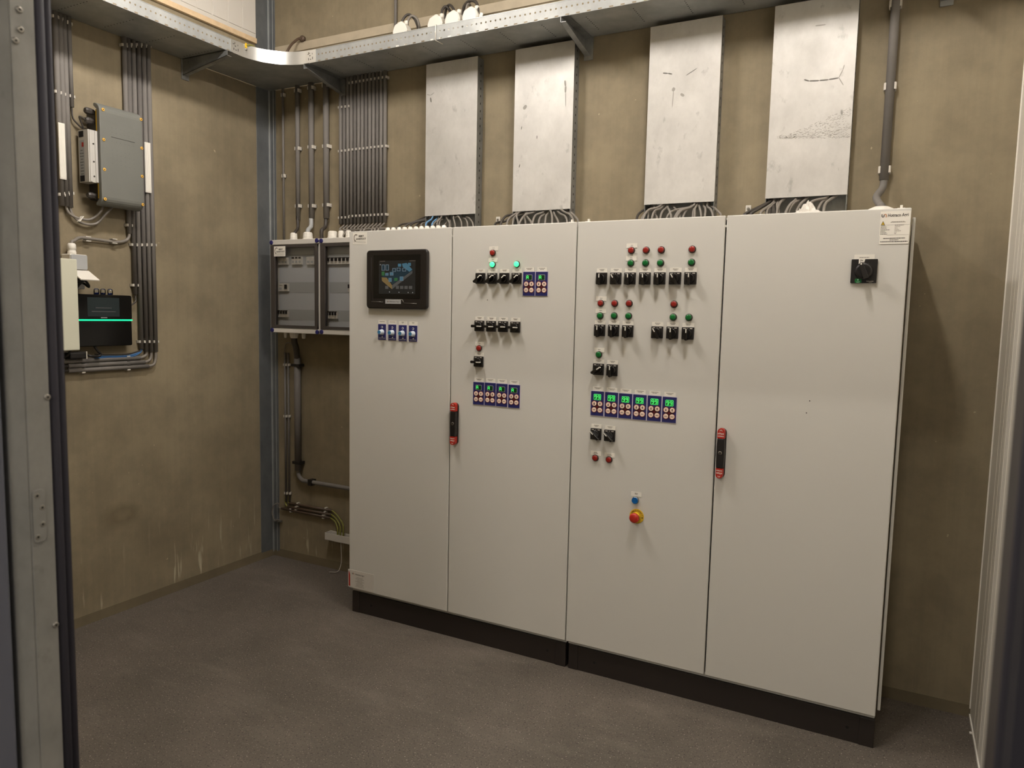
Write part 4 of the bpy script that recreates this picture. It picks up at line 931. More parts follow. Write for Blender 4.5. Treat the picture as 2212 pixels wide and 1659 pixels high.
# bundle of thirteen
xb0, xb1 = vx(736, 320, .016), vx(831.5, 320, .016)
BX = [xb0+(xb1-xb0)*i/12 for i in range(13)]
zb = FR(735, 485, D-.016)[2]; zt2 = FR(745, 207, D-.016)[2]
for i, x in enumerate(BX):
    top = ZTR+.03 if i > 1 else zt2
    zs = [FR(780, q, D-.016)[2] for q in ((321.5, 466) if i > 2 else (226, 322, 468))]
    if i > 2: zs.append(FR(800, 172.5, D-.016)[2])
    conduit(f'{ORD[i]} grey conduit from left in the thirteen-pipe bundle on the back wall', [(x, D-.016, top), (x, D-.016, zb)], .0102, 'back', [((x, D-.016, z), Z) for z in zs], 'thirteen-pipe conduit bundle', 'pvc_dark' if i % 3 == 1 else 'pvc')
    # cable leaving the foot of the conduit towards the boxes or the cabinet
    if i >= 1:
        if i < 4: ex, ey = (-.36, -.29, -.225)[i-1], .372
        else: ex, ey = -.21+(i-4)*.032, .33-.012*(i % 3)
        P = [(x, D-.016, zb+.03), (x, D-.018, zb-.004), (x-.02, D-.03, zb-.028), ((x+ex)/2, (D+ey)/2, zb-.040-.004*(i % 2)), (ex+.02, ey+.01, zb-.052), (ex, ey, 1.917 if i < 4 else 1.912), (ex, ey, 1.912 if i < 4 else 1.9)]
        single(MB().tube(P, .0055, 'cable', 9, True), 'cable', f'grey cable looping out below the {ORD[i]} conduit of the thirteen-pipe bundle', 'cable', 'cables below the conduit bundle')
# right-hand pipe
x = vx(1923, 187, .02); zs = [FR(1923, q, D-.02)[2] for q in (10, 187, 366)]; zb2 = FR(1911, 389, D-.02)[2]
conduit('single thick grey conduit on the back wall right of the ducts', [(x, D-.02, ZC-.005), (x, D-.02, zb2)], .0168, 'back', [((x, D-.02, z), Z) for z in zs], None, 'pvc', cw=.026)
a, b, c = FR(1910, 400, D-.022), FR(1904, 420, .40), FR(1902, 447, .27)
single(MB().tube([(x, D-.02, zb2+.03), (x, D-.021, zb2-.004), (x-.002, D-.03, zb2-.03), (x-.02, .36, zb2-.075), (c[0]+.004, .29, zb2-.12), (c[0]+.002, .262, 1.945), (c[0]+.002, .25, 1.93)], .0135, 'pvc', 12, True), 'cable', 'thick grey cable from the single right conduit into the flat white gland', 'cable')
# thin vertical pipe above the tray
x = vx(854.6, 30, .014); conduit('thin grey conduit rising above the back tray beside the leftmost junction box', [(x, D-.014, ZC-.005), (x, D-.014, ZTR+.01)], .0078, 'back', [], None, 'pvc')

# ------------------------------------------------------------------ distribution boxes
YB = .30
def distbox(x0, x1, label, seed, sticker):
    z0, z1 = 1.386, 1.912
    t = thing('distribution_box', label, 'distribution box', ((x0+x1)/2, D, z0), 'wall distribution boxes')
    m_ = MB(); m_.box(x0, x1, .345, D-.001, z0, z1, 'boxgrey')
    for a, b in ((x0, x0+.012), (x1-.012, x1)): m_.box(a, b, YB+.012, .346, z0, z1, 'boxgrey')
    m_.box(x0, x1, YB+.004, .346, z0, z0+.026, 'boxgrey'); m_.box(x0, x1, YB+.004, .346, z1-.028, z1, 'boxgrey'); m_.build('body', t, .003)
    for cx_, cz_ in ((x0+.012, z0+.013), (x1-.010, z0+.011), (x0+.012, z1-.014), (x1-.010, z1-.012)):
        lab(MB().lathe((cx_, YB+.006, cz_), (0, -1, 0), [(.0125, 0), (.0125, .005), (.010, .0075)], 'navycap', 18).build('corner_cap', t), 'navy blue corner cap')
    a, b, c, d = x0+.006, x1-.006, z0+.028, z1-.030; w_ = .034
    m_ = MB(); m_.box(a, a+w_, YB, YB+.02, c, d, 'doorgrey'); m_.box(b-w_*.6, b, YB, YB+.02, c, d, 'doorgrey'); m_.box(a, b, YB+.0005, YB+.0195, c, c+.016, 'doorgrey'); m_.box(a, b, YB+.0005, YB+.0195, d-.016, d, 'doorgrey')
    dr = m_.build('door', t, .002); lab(dr, 'smoked transparent door')
    MB().box(a+w_-.002, b-w_*.6+.002, YB+.006, YB+.0085, c+.014, d-.014, 'smoke').build('pane', dr)
    m_ = MB(); YI = .343
    m_.box(a+w_*.75, b-.012, YI, YI+.002, c+.012, d-.014, 'boxin')
    for zz in (1.80, 1.645, 1.49): m_.box(a+w_*.9, b-.03, YI-.0015, YI, zz-.030, zz+.030, 'lgrey')
    m_.build('inner_cover', t)
    return t, dr, YI
BXL0, BXL1 = -.830, -.4665
tA, dA, YI = distbox(BXL0, BXL1, 'left wall distribution box with smoked door and white sticker', 1, True)
tB, dB, YI = distbox(BXL1+.010, BXL1+.374, 'right wall distribution box, half hidden behind the left cabinet', 2, False)
def breaker(parent, px0, py0, px1, py1, n, style):
    a, b = FR(px0, py0, YI-.012), FR(px1, py1, YI-.012); x0, x1, z1, z0 = a[0], b[0], a[2], b[2]; wd = (x1-x0)/n
    for i in range(n):
        m_ = MB(); xa = x0+i*wd; m_.box(xa+.0006, xa+wd-.0006, YI-.014, YI+.001, z0, z1, 'boxgrey')
        if style == 'lever':
            m_.box(xa+wd*.25, xa+wd*.75, YI-.022, YI-.014, z0+(z1-z0)*.45, z0+(z1-z0)*.85, 'black'); m_.box(xa+.001, xa+wd-.001, YI-.016, YI-.0138, z1-(z1-z0)*.16, z1-.001, 'ink')
        else:
            m_.box(xa+wd*.15, xa+wd*.85, YI-.0165, YI-.0138, z0+(z1-z0)*.75, z1-.002, 'ink' if style == 'dark' else 'boxgrey'); m_.box(xa+wd*.2, xa+wd*.8, YI-.0155, YI-.0138, z0+(z1-z0)*.2, z0+(z1-z0)*.5, 'lgrey')
        m_.build('breaker', parent, .0006)
def bz(a, b): return 560+a/5.53, 480+b/5.53
breaker(tA, *bz(225, 425), *bz(340, 505), 3, 'plain'); breaker(tA, *bz(387, 413), *bz(507, 505), 3, 'dark'); breaker(tA, *bz(565, 415), *bz(655, 505), 2, 'plain')
breaker(tA, *bz(228, 732), *bz(345, 825), 2, 'plain'); breaker(tA, *bz(222, 1048), *bz(345, 1135), 4, 'lever')
a = FR(*bz(318, 770), YI-.016); MB().box(a[0]-.007, a[0]+.007, YI-.022, YI-.013, a[2]-.012, a[2]+.012, 'black').build('breaker_lever', tA)
breaker(tB, *bz(808, 420), *bz(1180, 498), 8, 'lever'); breaker(tB, *bz(805, 1060), *bz(932, 1155), 4, 'lever'); breaker(tB, *bz(1060, 740), *bz(1150, 830), 2, 'lever')
p0, p1 = FR(*bz(176, 350), YB-.0006), FR(*bz(312, 350), YB-.0006); zt, zbx = FR(*bz(243, 288), YB)[2], FR(*bz(243, 408), YB)[2]
s_ = installer(dA, (p0[0]+p1[0])/2, YB-.0006, (zt+zbx)/2, p1[0]-p0[0], zt-zbx)
for (px, r, t_) in ((634.5, .021, tA), (665, .028, tA), (695, .028, tB), (721, .0165, tB), (737, .0165, tB), (753, .0165, tB)):
    x = FR(px, 508, .375)[0]
    if t_ is tA: x = min(x, BXL1-r-.004)
    else: x = max(x, BXL1+.012+r)
    MB().lathe((x, .375, 1.911), Z, [(r*1.05, 0), (r*1.05, .012), (r*.95, .014), (r, .018), (r*.92, .04), (r*.72, .046)], 'white', 12, False).build('cable_gland', t_)
for (px, py, r, t_) in ((635.5, 731, .026, tA), (656, 728, .012, tA), (617, 728, .010, tA)):
    x = FR(px, py, .385)[0]; MB().lathe((x, .385, 1.387), (0, 0, -1), [(r, 0), (r, .014), (r*.86, .03), (r*.7, .034)], 'white', 12, False).build('cable_gland', t_)

# pipes below the boxes
def zz(px, py, off): return FR(px, py, D-off)[2]
xg = FR(635.5, 731, .385)[0]; xp = vx(643, 880, .026); zt_ = 1.355
p_ = thing('conduit', 'thick dark grey conduit dropping below the left distribution box', 'conduit', (xp, D-.026, .6), 'conduits below the distribution boxes')
MB().tube([(xp, D-.026, zz(640, 772, .026)), (xp, D-.026, zz(640, 1016, .026))], .0195, 'pvc_dark', 16).build('pipe', p_)
for py in (789, 999):
    z = zz(645, py, .026); lab(MB().box(xp-.028, xp+.03, D-.046, D-.0005, z-.008, z+.008, 'black').build('clip', p_), 'black saddle clip')
single(MB().tube([(xg, .385, 1.36), (xg, .386, 1.33), (xg+.004, .395, 1.30), (xp, D-.027, zz(640, 775, .026)), (xp, D-.026, zz(640, 785, .026))], .0175, 'cable_dark', 14, True), 'cable', 'thick dark cable from the big white gland into the conduit below', 'cable')
z1 = zz(640, 1016, .024); a = FR(657, 1038.5, D-.024); b = FR(752, 1051.5, D-.024); sl = (b[2]-a[2])/(b[0]-a[0])
P = [(xp, D-.024, z1+.02), (xp, D-.024, a[2]+.046)]+[(xp+.046-.046*math.cos(q*PI/16), D-.024, a[2]+.046-.046*math.sin(q*PI/16)) for q in range(1, 8)]+[(xp+.046, D-.024, a[2]), (.35, D-.024, a[2]-.006)]
t = conduit('grey conduit bending from the thick pipe to run behind the left cabinet', P, .0125, 'back', [], 'conduits below the distribution boxes', 'pvc')
x = FR(672, 1040, D-.024)[0]; lab(MB().box(x-.012, x+.016, D-.04, D-.0005, a[2]-.02, a[2]+.016, 'black').build('clip', t), 'black saddle clip')
for (px, lb) in ((616.5, 'outer of two slim conduits below the left distribution box, nearest the corner'), (623.5, 'inner of two slim conduits below the left distribution box')):
    x = vx(px, 900, .010); cs = [((x, D-.010, zz(px, q, .010)), Z) for q in (788, 899, 1065)]
    conduit(lb, [(x, D-.010, zz(px, 762, .010)), (x, D-.010, zz(px, 1083, .010))], .0064, 'back', cs, 'conduits below the distribution boxes', 'pvc_dark', cw=.014)
x = vx(616.5, 900, .010)
single(MB().tube([(x, D-.010, zz(617, 770, .01)), (x, D-.012, zz(617, 755, .01)), (x+.02, D-.02, zz(622, 742, .01)), (FR(632, 736, .39)[0], .392, zz(632, 738, .03)), (FR(636, 733, .385)[0]-.008, .387, 1.375)], .0028, 'cable', 7, True), 'cable', 'thin grey wire arching from the slim conduit to the box underside', 'wire')
e3 = []
for (pa, pb, lb) in (((625.6, 1087), (717, 1102.7), 'top of three short conduits above the earthing channel'), ((621.7, 1094.5), (716, 1111.4), 'middle of three short conduits above the earthing channel'), ((608, 1098), (714, 1119), 'lowest of three short conduits above the earthing channel')):
    a, b = FR(*pa, D-.013), FR(*pb, D-.013); b = (b[0], b[1], a[2]+(b[2]-a[2])*.8); d = Vector(b)-Vector(a)
    cs = [(tuple(Vector(a)+d*q), d) for q in (.2, .86)]
    conduit(lb, [a, b], .0078, 'back', cs, 'three short conduits by the cabinet foot', 'brown', cw=.012); e3.append((a, b))
for i, (px_, py_) in enumerate(((616.5, 1083), (623.5, 1083))):
    s0 = FR(px_, py_, D-.010); tgt = e3[1-i][0]
    single(MB().tube([(s0[0], D-.010, s0[2]+.03), (s0[0], D-.010, s0[2]-.004), ((s0[0]+tgt[0])/2-.004, D-.012, (s0[2]+tgt[2])/2-.004), tgt, (tgt[0]+.03, tgt[1], tgt[2]-.004)], .0042, 'gy', 7, True), 'earth_wire', ('green-yellow wire joining the outer slim conduit to the middle short one', 'green-yellow wire joining the inner slim conduit to the top short one')[i], 'wire')
cz = FR(737, 1153, D-.04)
for i, (pp, lb) in enumerate((((1640, 690), 'outermost green-yellow wire curving down into the earthing channel'), ((1640, 750), 'middle green-yellow wire curving down into the earthing channel'), ((1615, 840), 'innermost green-yellow wire curving down into the earthing channel'))):
    b = e3[i][1]; ex = cz[0]+(.012, -.010, -.030)[i]
    single(MB().tube([(b[0]-.02, b[1], b[2]+.002), b, (b[0]+(ex-b[0])*.55, D-.02, b[2]-.03+.008*i), (ex-.006, D-.03, (b[2]+cz[2])/2-.01), (ex, D-.036, cz[2]+.02), (ex, D-.036, cz[2]-.04)], .0048, 'gy', 8, True), 'earth_wire', lb, 'wire', 'earth wires at the cabinet foot')
# earthing channel, clamp
a, b = FR(702, 1150, D-.05), FR(702, 1165.5, D-.05); x0, z1, z0 = a[0], a[2], b[2]
t = thing('earthing_channel', 'short pale metal channel on the back wall beside the left cabinet foot', 'channel', (x0+.15, D, z0))
m_ = MB(); m_.box(x0, .1, D-.052, D-.049, z0, z1, 'boxgrey'); m_.box(x0, .1, D-.052, D-.001, z0, z0+.003, 'boxgrey'); m_.box(x0, .1, D-.004, D-.001, z0, z1, 'boxgrey'); m_.build('channel', t, .001)
MB().box(x0, x0+.003, D-.0485, D-.0045, z0+.0035, z1, 'boxgrey').build('end_plate', t)
p = list(FR(594, 1124, D-.02)); p[0] = max(p[0], XL+.052)
t = thing('earth_clamp', 'small steel earthing clamp bolted to the corner post foot', 'clamp', (p[0], D-.01, p[2]))
MB().box(p[0]-.03, p[0]+.025, D-.018, D-.006, p[2]-.008, p[2]+.006, 'steel').build('bar', t, .002)
for dx in (-.016, .014): MB().lathe((p[0]+dx, D-.018, p[2]), (0, -1, 0), [(.007, 0), (.007, .006), (.004, .006), (.004, .018)], 'steel', 8, False).build('bolt', t)
q = e3[2][0]
single(MB().tube([(p[0]-.016, D-.03, p[2]+.002), (p[0]-.034, D-.032, p[2]+.05), (p[0]-.020, D-.03, p[2]+.098), (p[0]+.01, D-.022, p[2]+.112), (q[0]-.02, D-.015, q[2]+.004), q, (q[0]+.03, q[1], q[2]-.006)], .0034, 'cable', 7, True), 'earth_wire', 'pale wire arching from the earthing clamp into the lowest short conduit', 'wire')
a, b, c = FR(740, 1168, D-.03), FR(742, 1195, D-.03), FR(733, 1222, D-.03)
single(MB().tube([(a[0], D-.045, z0-.002), (a[0]+.002, D-.045, z0-.04), (a[0]+.006, D-.05, .06), (a[0]-.01, D-.06, .012), (a[0]-.06, D-.075, .0035)], .0018, 'clip', 6, True), 'cable', 'thin white wire hanging from the earthing channel to the floor', 'wire')
# small wall plugs on the back wall
for px, py, lb in ((1077, 475, 'small white wall anchor left of the second duct'), (1617, 451.5, 'small white wall anchor left of the rightmost duct')):
    p = FR(px, py, D); m_ = MB(); m_.rplate((p[0], D-.0005, p[2]), X, Z, .022, .03, .003, .006, 'clip'); m_.lathe((p[0], D-.006, p[2]), (0, -1, 0), [(.006, 0), (.006, .003), (.003, .004)], 'steel', 10)
    single(m_, 'wall_anchor', lb, 'wall anchor')

# ------------------------------------------------------------------ left wall
def lwy(px, py, off): return LW(px, py, off)[1]
def lwz(px, py, off): return LW(px, py, off)[2]
OFFC = .016
# left group of conduits
gl = 'conduits left of the grey power unit'
for i, (pa, ta, pb, pe, cl, lb) in enumerate(((120, 90, 134, 444, (40, 200, 420), 'leftmost grey conduit on the left wall beside the door frame'), (131, 90, 142.5, 446, (42, 203, 418), 'second grey conduit from the door frame on the left wall'), (140, 90, 151, 448, (48, 206, 416), 'third grey conduit from the door frame on the left wall'))):
    y = (lwy(pa, ta, OFFC)+lwy(pb, 430, OFFC))/2
    conduit(lb, [(XL+OFFC, y, ZTR+.02), (XL+OFFC, y, lwz(pb, pe, OFFC))], .0115, 'left', [((XL+OFFC, y, lwz(pb-6, q, OFFC)), Z) for q in cl], gl, 'pvc')
y4 = lwy(150, 90, OFFC); z4 = lwz(157, 232, OFFC)
conduit('short grey conduit ending level with the power unit top', [(XL+OFFC, y4, ZTR+.02), (XL+OFFC, y4, z4)], .0095, 'left', [((XL+OFFC, y4, lwz(152, q, OFFC)), Z) for q in (52, 208)], gl, 'pvc')
# right group
gr = 'conduits right of the grey power unit'
YG = []
tops = (266.7, 276.7, 287.2, 298.4, 308.9, 319.2); bots = (281, 289.3, 299.7, 310.5, 321, 331)
ends = ((281, 505), (291, 636), (303, 754), (314.5, 760), (325.5, 760), (335, 760))
for i in range(6):
    y = (lwy(tops[i], 98, OFFC)*1+lwy(bots[i], 530, OFFC)*2)/3; YG.append(y); ze = lwz(*ends[i], OFFC)
    cl = [(lwz(tops[i], 98, OFFC))]
    for q, mn in ((487, 0), (529, 1), (616, 1), (738, 2)):
        if i >= mn and not (q == 616 and i != 1) and not (q == 487 and i != 0): cl.append(lwz(bots[i], q, OFFC))
    conduit(f'{ORD[i]} grey conduit from left in the six-pipe run behind the power unit', [(XL+OFFC, y, ZTR+.02), (XL+OFFC, y, ze)], .0110, 'left', [((XL+OFFC, y, z), Z) for z in cl], gr, 'pvc_dark' if i in (1, 3) else 'pvc')
# horizontal conduits along the foot of the run
for i, (pa, pb, k, lb) in enumerate((((142, 783), (302, 771), 3, 'top of three horizontal grey conduits below the black panel'), ((147, 793), (312, 780), 4, 'middle of three horizontal grey conduits below the black panel'), ((147, 802), (320, 790), 5, 'lowest of three horizontal grey conduits below the black panel'))):
    z = (lwz(*pa, OFFC)+lwz(*pb, OFFC))/2; ya, yb = lwy(*pa, OFFC)-(.35 if i == 0 else .0), lwy(*pb, OFFC)
    cs = [((XL+OFFC, lwy(q, 780, OFFC), z), Y) for q in (178, 276)]
    conduit(lb, [(XL+OFFC, ya, z), (XL+OFFC, yb, z)], .0105, 'left', cs, 'horizontal conduits on the left wall', 'pvc', cw=.016)
    ze = lwz(*ends[k], OFFC); y2 = YG[k]
    single(MB().tube([(XL+OFFC, yb-.03, z), (XL+OFFC, yb, z), (XL+OFFC, yb+(y2-yb)*.7, z+.008), (XL+OFFC, y2-.002, z+(ze-z)*.5), (XL+OFFC, y2, ze-.004), (XL+OFFC, y2, ze+.03)], .0070, 'cable', 9, True), 'cable', ('grey cable curving up from the top horizontal conduit', 'grey cable curving up from the middle horizontal conduit', 'grey cable curving up from the lowest horizontal conduit')[i], 'cable')
    if i: 
        single(MB().tube([(XL+OFFC, ya+.02, z), (XL+OFFC, ya-.4, z)], .0075, 'cable_dark', 9), 'cable', ('dark cable leaving the middle horizontal conduit behind the door frame', 'dark cable leaving the lowest horizontal conduit behind the door frame')[i-1], 'cable')
for i, (m_k, dz) in enumerate((('blue_wire', 0), ('cable_dark', .008), ('blue_wire', -.007))):
    a, b, c, d = LW(220, 770, .02), LW(255, 769.5, .02), LW(278, 768, .02), LW(297, 765, .02); ze = lwz(303, 754, OFFC)
    P = [(XL+.03, a[1]-.04, a[2]+.004+dz), (a[0], a[1], a[2]+dz), (b[0], b[1], b[2]+dz), (c[0], c[1], c[2]+dz), (d[0], d[1]-.004, d[2]+dz+.004), (XL+OFFC, YG[2]-.004+i*.003, ze-.006), (XL+OFFC, YG[2]-.004+i*.004, ze+.03)]
    single(MB().tube(P, .0034, m_k, 8, True), 'cable', ('upper blue cable under the black panel running to the third conduit', 'dark cable between the two blue cables under the black panel', 'lower blue cable under the black panel running to the third conduit')[i], 'cable')
# white ribbed label strips on the conduits
for pa, pb, lb in (((124, 266), (143, 387), 'white ribbed label strip on the conduits beside the door frame'), ((312.5, 308), (325, 416), 'white ribbed label strip on the conduits right of the power unit')):
    a, b = LW(pa[0]+(6 if pa[0] < 200 else 3), (pa[1]+pb[1])/2, .031), LW(pb[0]-(5 if pa[0] < 200 else 2), (pa[1]+pb[1])/2, .031); z1, z0 = lwz((pa[0]+pb[0])/2, pa[1], .031), lwz((pa[0]+pb[0])/2, pb[1], .031)
    y0, y1 = a[1], b[1]; y0, y1 = y0-.006, y1+.006
    m_ = MB(); m_.box(XL+.0275, XL+.034, y0, y1, z0, z1, 'white')
    for k in range(5): yy = y0+(y1-y0)*(k+.5)/5; m_.box(XL+.0335, XL+.0355, yy-.0022, yy+.0022, z0+.004, z1-.004, 'white')
    single(m_, 'label_strip', lb, 'label strip', bevel=.0008)

# grey power unit with yellow screws
y0, y1, z0, z1 = -.678, -.468, 1.975, 2.432; xf = XL+.115
t = thing('power_unit', 'grey cast power unit with eight yellow screws on the left wall', 'power unit', (XL, (y0+y1)/2, z0))
MB().box(XL+.001, XL+.09, y0+.012, y1-.006, z0+.03, z1-.03, 'rect_dark').build('body', t, .006)
m_ = MB(); pr = []
for k in range(7): a = math.radians(90*k/6); pr.append((xf-.04+.04*math.sin(a), z1-.04+.04*math.cos(a)))
pr2 = [(x_, z0+z1-z_) for x_, z_ in reversed(pr)]
outer = pr+pr2; inn = [(XL+.088-(.0), z1-.03), (XL+.088, z0+.03)]
m_.prism([(x_, y0, z_) for x_, z_ in outer+[(XL+.07, z0+.002), (XL+.07, z0+.012), (XL+.092, z0+.03), (XL+.092, z1-.03), (XL+.07, z1-.012), (XL+.07, z1-.002)]], (0, y1-y0, 0), 'rect')
m_.build('cover', t, .003)
lab(MB().box(XL+.082, XL+.0915, y0+.003, y0+.010, z0+.032, z1-.03, 'yellow').build('gasket', t), 'yellow gasket')
def uy(px, py): return LW(px, py, .1165)
for px, py in ((223, 236.5), (224.5, 301.5), (226, 366), (227.5, 430), (305, 258), (306.5, 320), (307.5, 381), (309, 442)):
    p = uy(px, py); lab(MB().lathe((xf-.0005, p[1], p[2]), X, [(.0072, 0), (.0072, .002), (.0058, .003)], 'brass', 16).lathe((xf+.0022, p[1], p[2]), X, [(.0028, 0), (.0028, .0006)], 'ink', 6).build('screw', t), 'yellow screw')
m_ = MB()
for j in range(6):
    for k in range(9):
        if k == 4: continue
        p = LW(242+j*9.2+k*.25, 276+j*2.3+k*9.6, .1155); m_.lathe((xf-.0003, p[1], p[2]), X, [(.0016, 0), (.0012, .0012)], 'rect', 6)
p, q = LW(240.5, 295.5, .1155), LW(291, 308, .1155); m_.tube([(xf+.0002, p[1], p[2]), (xf+.0002, q[1], q[2])], .0011, 'rect_dark', 6); m_.build('embossed_pattern', t)
for zq, yq in ((2.395, -.66), (2.352, -.668), (2.02, -.668)):
    MB().lathe((XL+.05, y0+.012, zq), (0, -1, 0), [(.013, 0), (.013, .012), (.016, .014), (.016, .030), (.011, .038)], 'gland_dark', 8, False).build('cable_gland', t)
for q in (.02, .07, .12): MB().lathe((XL+.045, y0+q+.03, z0+.032), (0, 0, -1), [(.012, 0), (.012, .012), (.009, .02)], 'gland_dark', 8, False).build('cable_gland', t)
# small cable to upper gland
single(MB().tube([(XL+OFFC, y4, z4+.03), (XL+OFFC, y4, z4-.004), (XL+.018, y4+.004, z4-.05), (XL+.03, y4+.04, z4-.085), (XL+.048, y0-.05, 2.362), (XL+.05, y0-.022, 2.352)], .0038, 'cable_dark', 7, True), 'cable', 'thin dark cable from the short conduit to the power unit gland', 'cable')
for i, (pa, c1, c2, e, lb) in enumerate((((143, 446), (165, 470), (195, 474), (218, 456), 'upper of two grey cables curving under the power unit'), ((150, 448), (172, 479), (205, 484), (229, 462), 'lower of two grey cables curving under the power unit'))):
    yy_ = (lwy(131+9*i, 90, OFFC)+lwy((142.5, 151)[i], 430, OFFC))/2; zs_ = lwz((142.5, 151)[i], (446, 448)[i], OFFC)
    P = [(XL+OFFC, yy_, zs_+.03), (XL+OFFC, yy_, zs_-.004), LW(pa[0]+6, pa[1]+14, .02), LW(*c1, .025), LW(*c2, .035), LW(*e, .045), (XL+.045, y0+.05+i*.05, z0+.012)]
    single(MB().tube(P, .0058, 'cable', 9, True), 'cable', lb, 'cable')
p = LW(173.5, 473, .034)
single(MB().obox(p, (X, (0, .8, -.6), (0, .6, .8)), (.011, .0018, .016), 'white'), 'cable_tie', 'white cable tie round the two cables under the power unit', 'cable tie')
# white driver beside it
z1p, z0p = lwz(203, 281, .10), lwz(203, 394, .10); ya, yb = -.722, -.679
t = thing('led_driver', 'long white metal driver unit strapped to the left side of the power unit', 'power supply', (XL+.05, ya, z0p))
m_ = MB(); m_.box(XL+.022, XL+.095, ya, yb, z0p, z1p, 'psu'); m_.box(XL+.0945, XL+.10, ya+.004, ya+.014, z0p+.002, z1p-.002, 'psu'); m_.box(XL+.0945, XL+.10, yb-.013, yb-.002, z0p+.002, z1p-.002, 'psu'); m_.build('case', t, .001)
m_ = MB(); f = ya-.0006; xa, xb = XL+.03, XL+.066
m_.add([(xa, f, z0p+.03), (xb, f, z0p+.03), (xb, f, z1p-.045), (xa, f, z1p-.045)], [(0, 1, 2, 3)], 'lgrey')
m_.add([(xa+.018, f-.0003, z1p-.075), (xb-.004, f-.0003, z1p-.075), (xb-.004, f-.0003, z1p-.055), (xa+.018, f-.0003, z1p-.055)], [(0, 1, 2, 3)], 'redcap')
for k in range(9): dashes(m_, ((xa+xb)/2, f-.0002, z1p-.09-k*.013), .03, (random.uniform(.4, 1),), m='ink', h=.003)
m_.build('rating_label', t)
for zq in (z1p-.018, z0p+.018): MB().box(XL+.03, XL+.062, ya-.0012, ya+.002, zq-.013, zq+.013, 'hole').build('terminal_block', t)
for q in (.26, .6, .88): MB().lathe((XL+.0945, (ya+yb)/2+.002, z1p-(z1p-z0p)*q), X, [(.004, 0), (.004, .002)], 'ink', 8).build('screw', t)

# white socket box with open lid, gland
bx, y0s, y1s = XL+.07, -.805, -.727; z1s, z0s = lwz(172, 549.5, .07), lwz(172, 583, .07)
t = thing('junction_box', 'small white wall socket box with raised lid behind the tall white cover', 'socket box', (XL, (y0s+y1s)/2, z0s-.1))
MB().box(XL+.001, bx-.002, y0s, y1s, z0s, z1s, 'white').build('body', t, .004)
lab(MB().rplate((bx-.003, (y0s+y1s)/2, (z0s+z1s)/2), Y, Z, y1s-y0s-.004, z1s-z0s-.004, .006, .005, 'lgrey').build('front_cover', t, .001), 'light grey cover')
MB().box(XL+.001, XL+.05, y0s+.002, y1s-.004, z0s-.085, z0s-.001, 'lgrey').build('socket_housing', t, .003)
c0 = Vector((bx-.002, (y0s+y1s)/2, z0s-.004)); dd = Vector((.085, .0, -.045)).normalized(); hn = dd.cross(Vector(Y)).normalized()
lab(MB().obox(c0+dd*.045, (dd, Vector(Y), hn), (.045, (y1s-y0s)/2+.004, .003), 'white').build('lid', t, .001), 'open hinged lid')
yg = lwy(157, 540, .045); MB().lathe((XL+.038, yg, z1s-.001), Z, [(.018, 0), (.018, .012), (.0165, .014), (.0165, .022), (.019, .024), (.017, .044), (.0125, .05)], 'white', 14).build('cable_gland', t)
lab(MB().lathe((XL+.05, -.77, z0s-.045), X, [(.018, 0), (.018, .03), (.012, .04)], 'black', 16).build('plug', t), 'black plug')
a, b, c, d, e = LW(160, 520, .035), LW(172, 513.5, .024), LW(205, 517, .018), LW(262, 522.5, .016), LW(277, 515, .016)
P = [(XL+.038, yg, z1s+.03), (XL+.037, yg+.002, z1s+.055), a, b, c, d, e, (XL+OFFC, YG[0], lwz(281, 503, OFFC)), (XL+OFFC, YG[0], lwz(281, 495, OFFC))]
t = thing('cable', 'grey cable from the white socket box gland to the first conduit', 'cable', tuple(b)); MB().tube(P, .0072, 'cable', 10, True).build('sheath', t)
for px, py in ((189, 516), (246, 521)):
    p = LW(px, py, .017); m_ = MB()
    for sg in (-1, 1): m_.box(XL+.001, XL+.026, p[1]-.012, p[1]+.012, p[2]+sg*.0095-.002, p[2]+sg*.0095+.002, 'clip')
    m_.box(XL+.0005, XL+.004, p[1]-.012, p[1]+.012, p[2]-.0105, p[2]+.0105, 'clip'); m_.build('clip', t)
# tall white cover
z1c, z0c = lwz(153, 559, .13), lwz(160, 757, .13); y1c = lwy(170, 660, .13)
t = thing('wall_cover', 'tall plain white cover box on the left wall beside the door frame', 'cover box', (XL+.1, y1c-.09, z0c))
MB().box(XL+.095, XL+.13, y1c-.19, y1c, z0c, z1c, 'beige').build('cover', t, .004)
MB().box(XL+.001, XL+.096, y1c-.17, y1c-.08, z0c+.02, z1c-.02, 'boxgrey').build('back_box', t, .003)
# black alarm panel
xq = XL+.06; a, b = LW(172, 690, .06), LW(286, 690, .06); z1a, z0a = lwz(240, 637, .06), lwz(240, 747.5, .06); y0a, y1a = a[1]-.03, b[1]
t = thing('alarm_panel', 'glossy black wall panel with glowing green light strip on the left wall', 'control panel', (XL, (y0a+y1a)/2, z0a))
zs = lwz(240, 691.5, .06)
m_ = MB(); m_.rplate((XL+.001, (y0a+y1a)/2, (zs+.003+z1a)/2), Y, Z, y1a-y0a, z1a-zs-.003, .008, .059, 'blackgloss'); m_.build('upper_housing', t, .004)
m_ = MB(); m_.rplate((XL+.001, (y0a+y1a)/2, (zs-.003+z0a)/2), Y, Z, y1a-y0a, zs-.003-z0a, .008, .055, 'blackgloss'); m_.build('lower_housing', t, .004)
lab(MB().box(XL+.01, xq-.0005, y0a+.001, y1a+.001, zs-.0028, zs+.0028, 'ledstrip').build('light_strip', t), 'glowing green light strip')
p0, p1 = LW(189, 663, .0605), LW(258, 663, .0605); zt, zb_ = lwz(223, 643, .0605), lwz(223, 683.5, .0605)
m_ = MB(); m_.box(xq-.0008, xq+.0006, p0[1], p1[1], zb_, zt, 'screen')
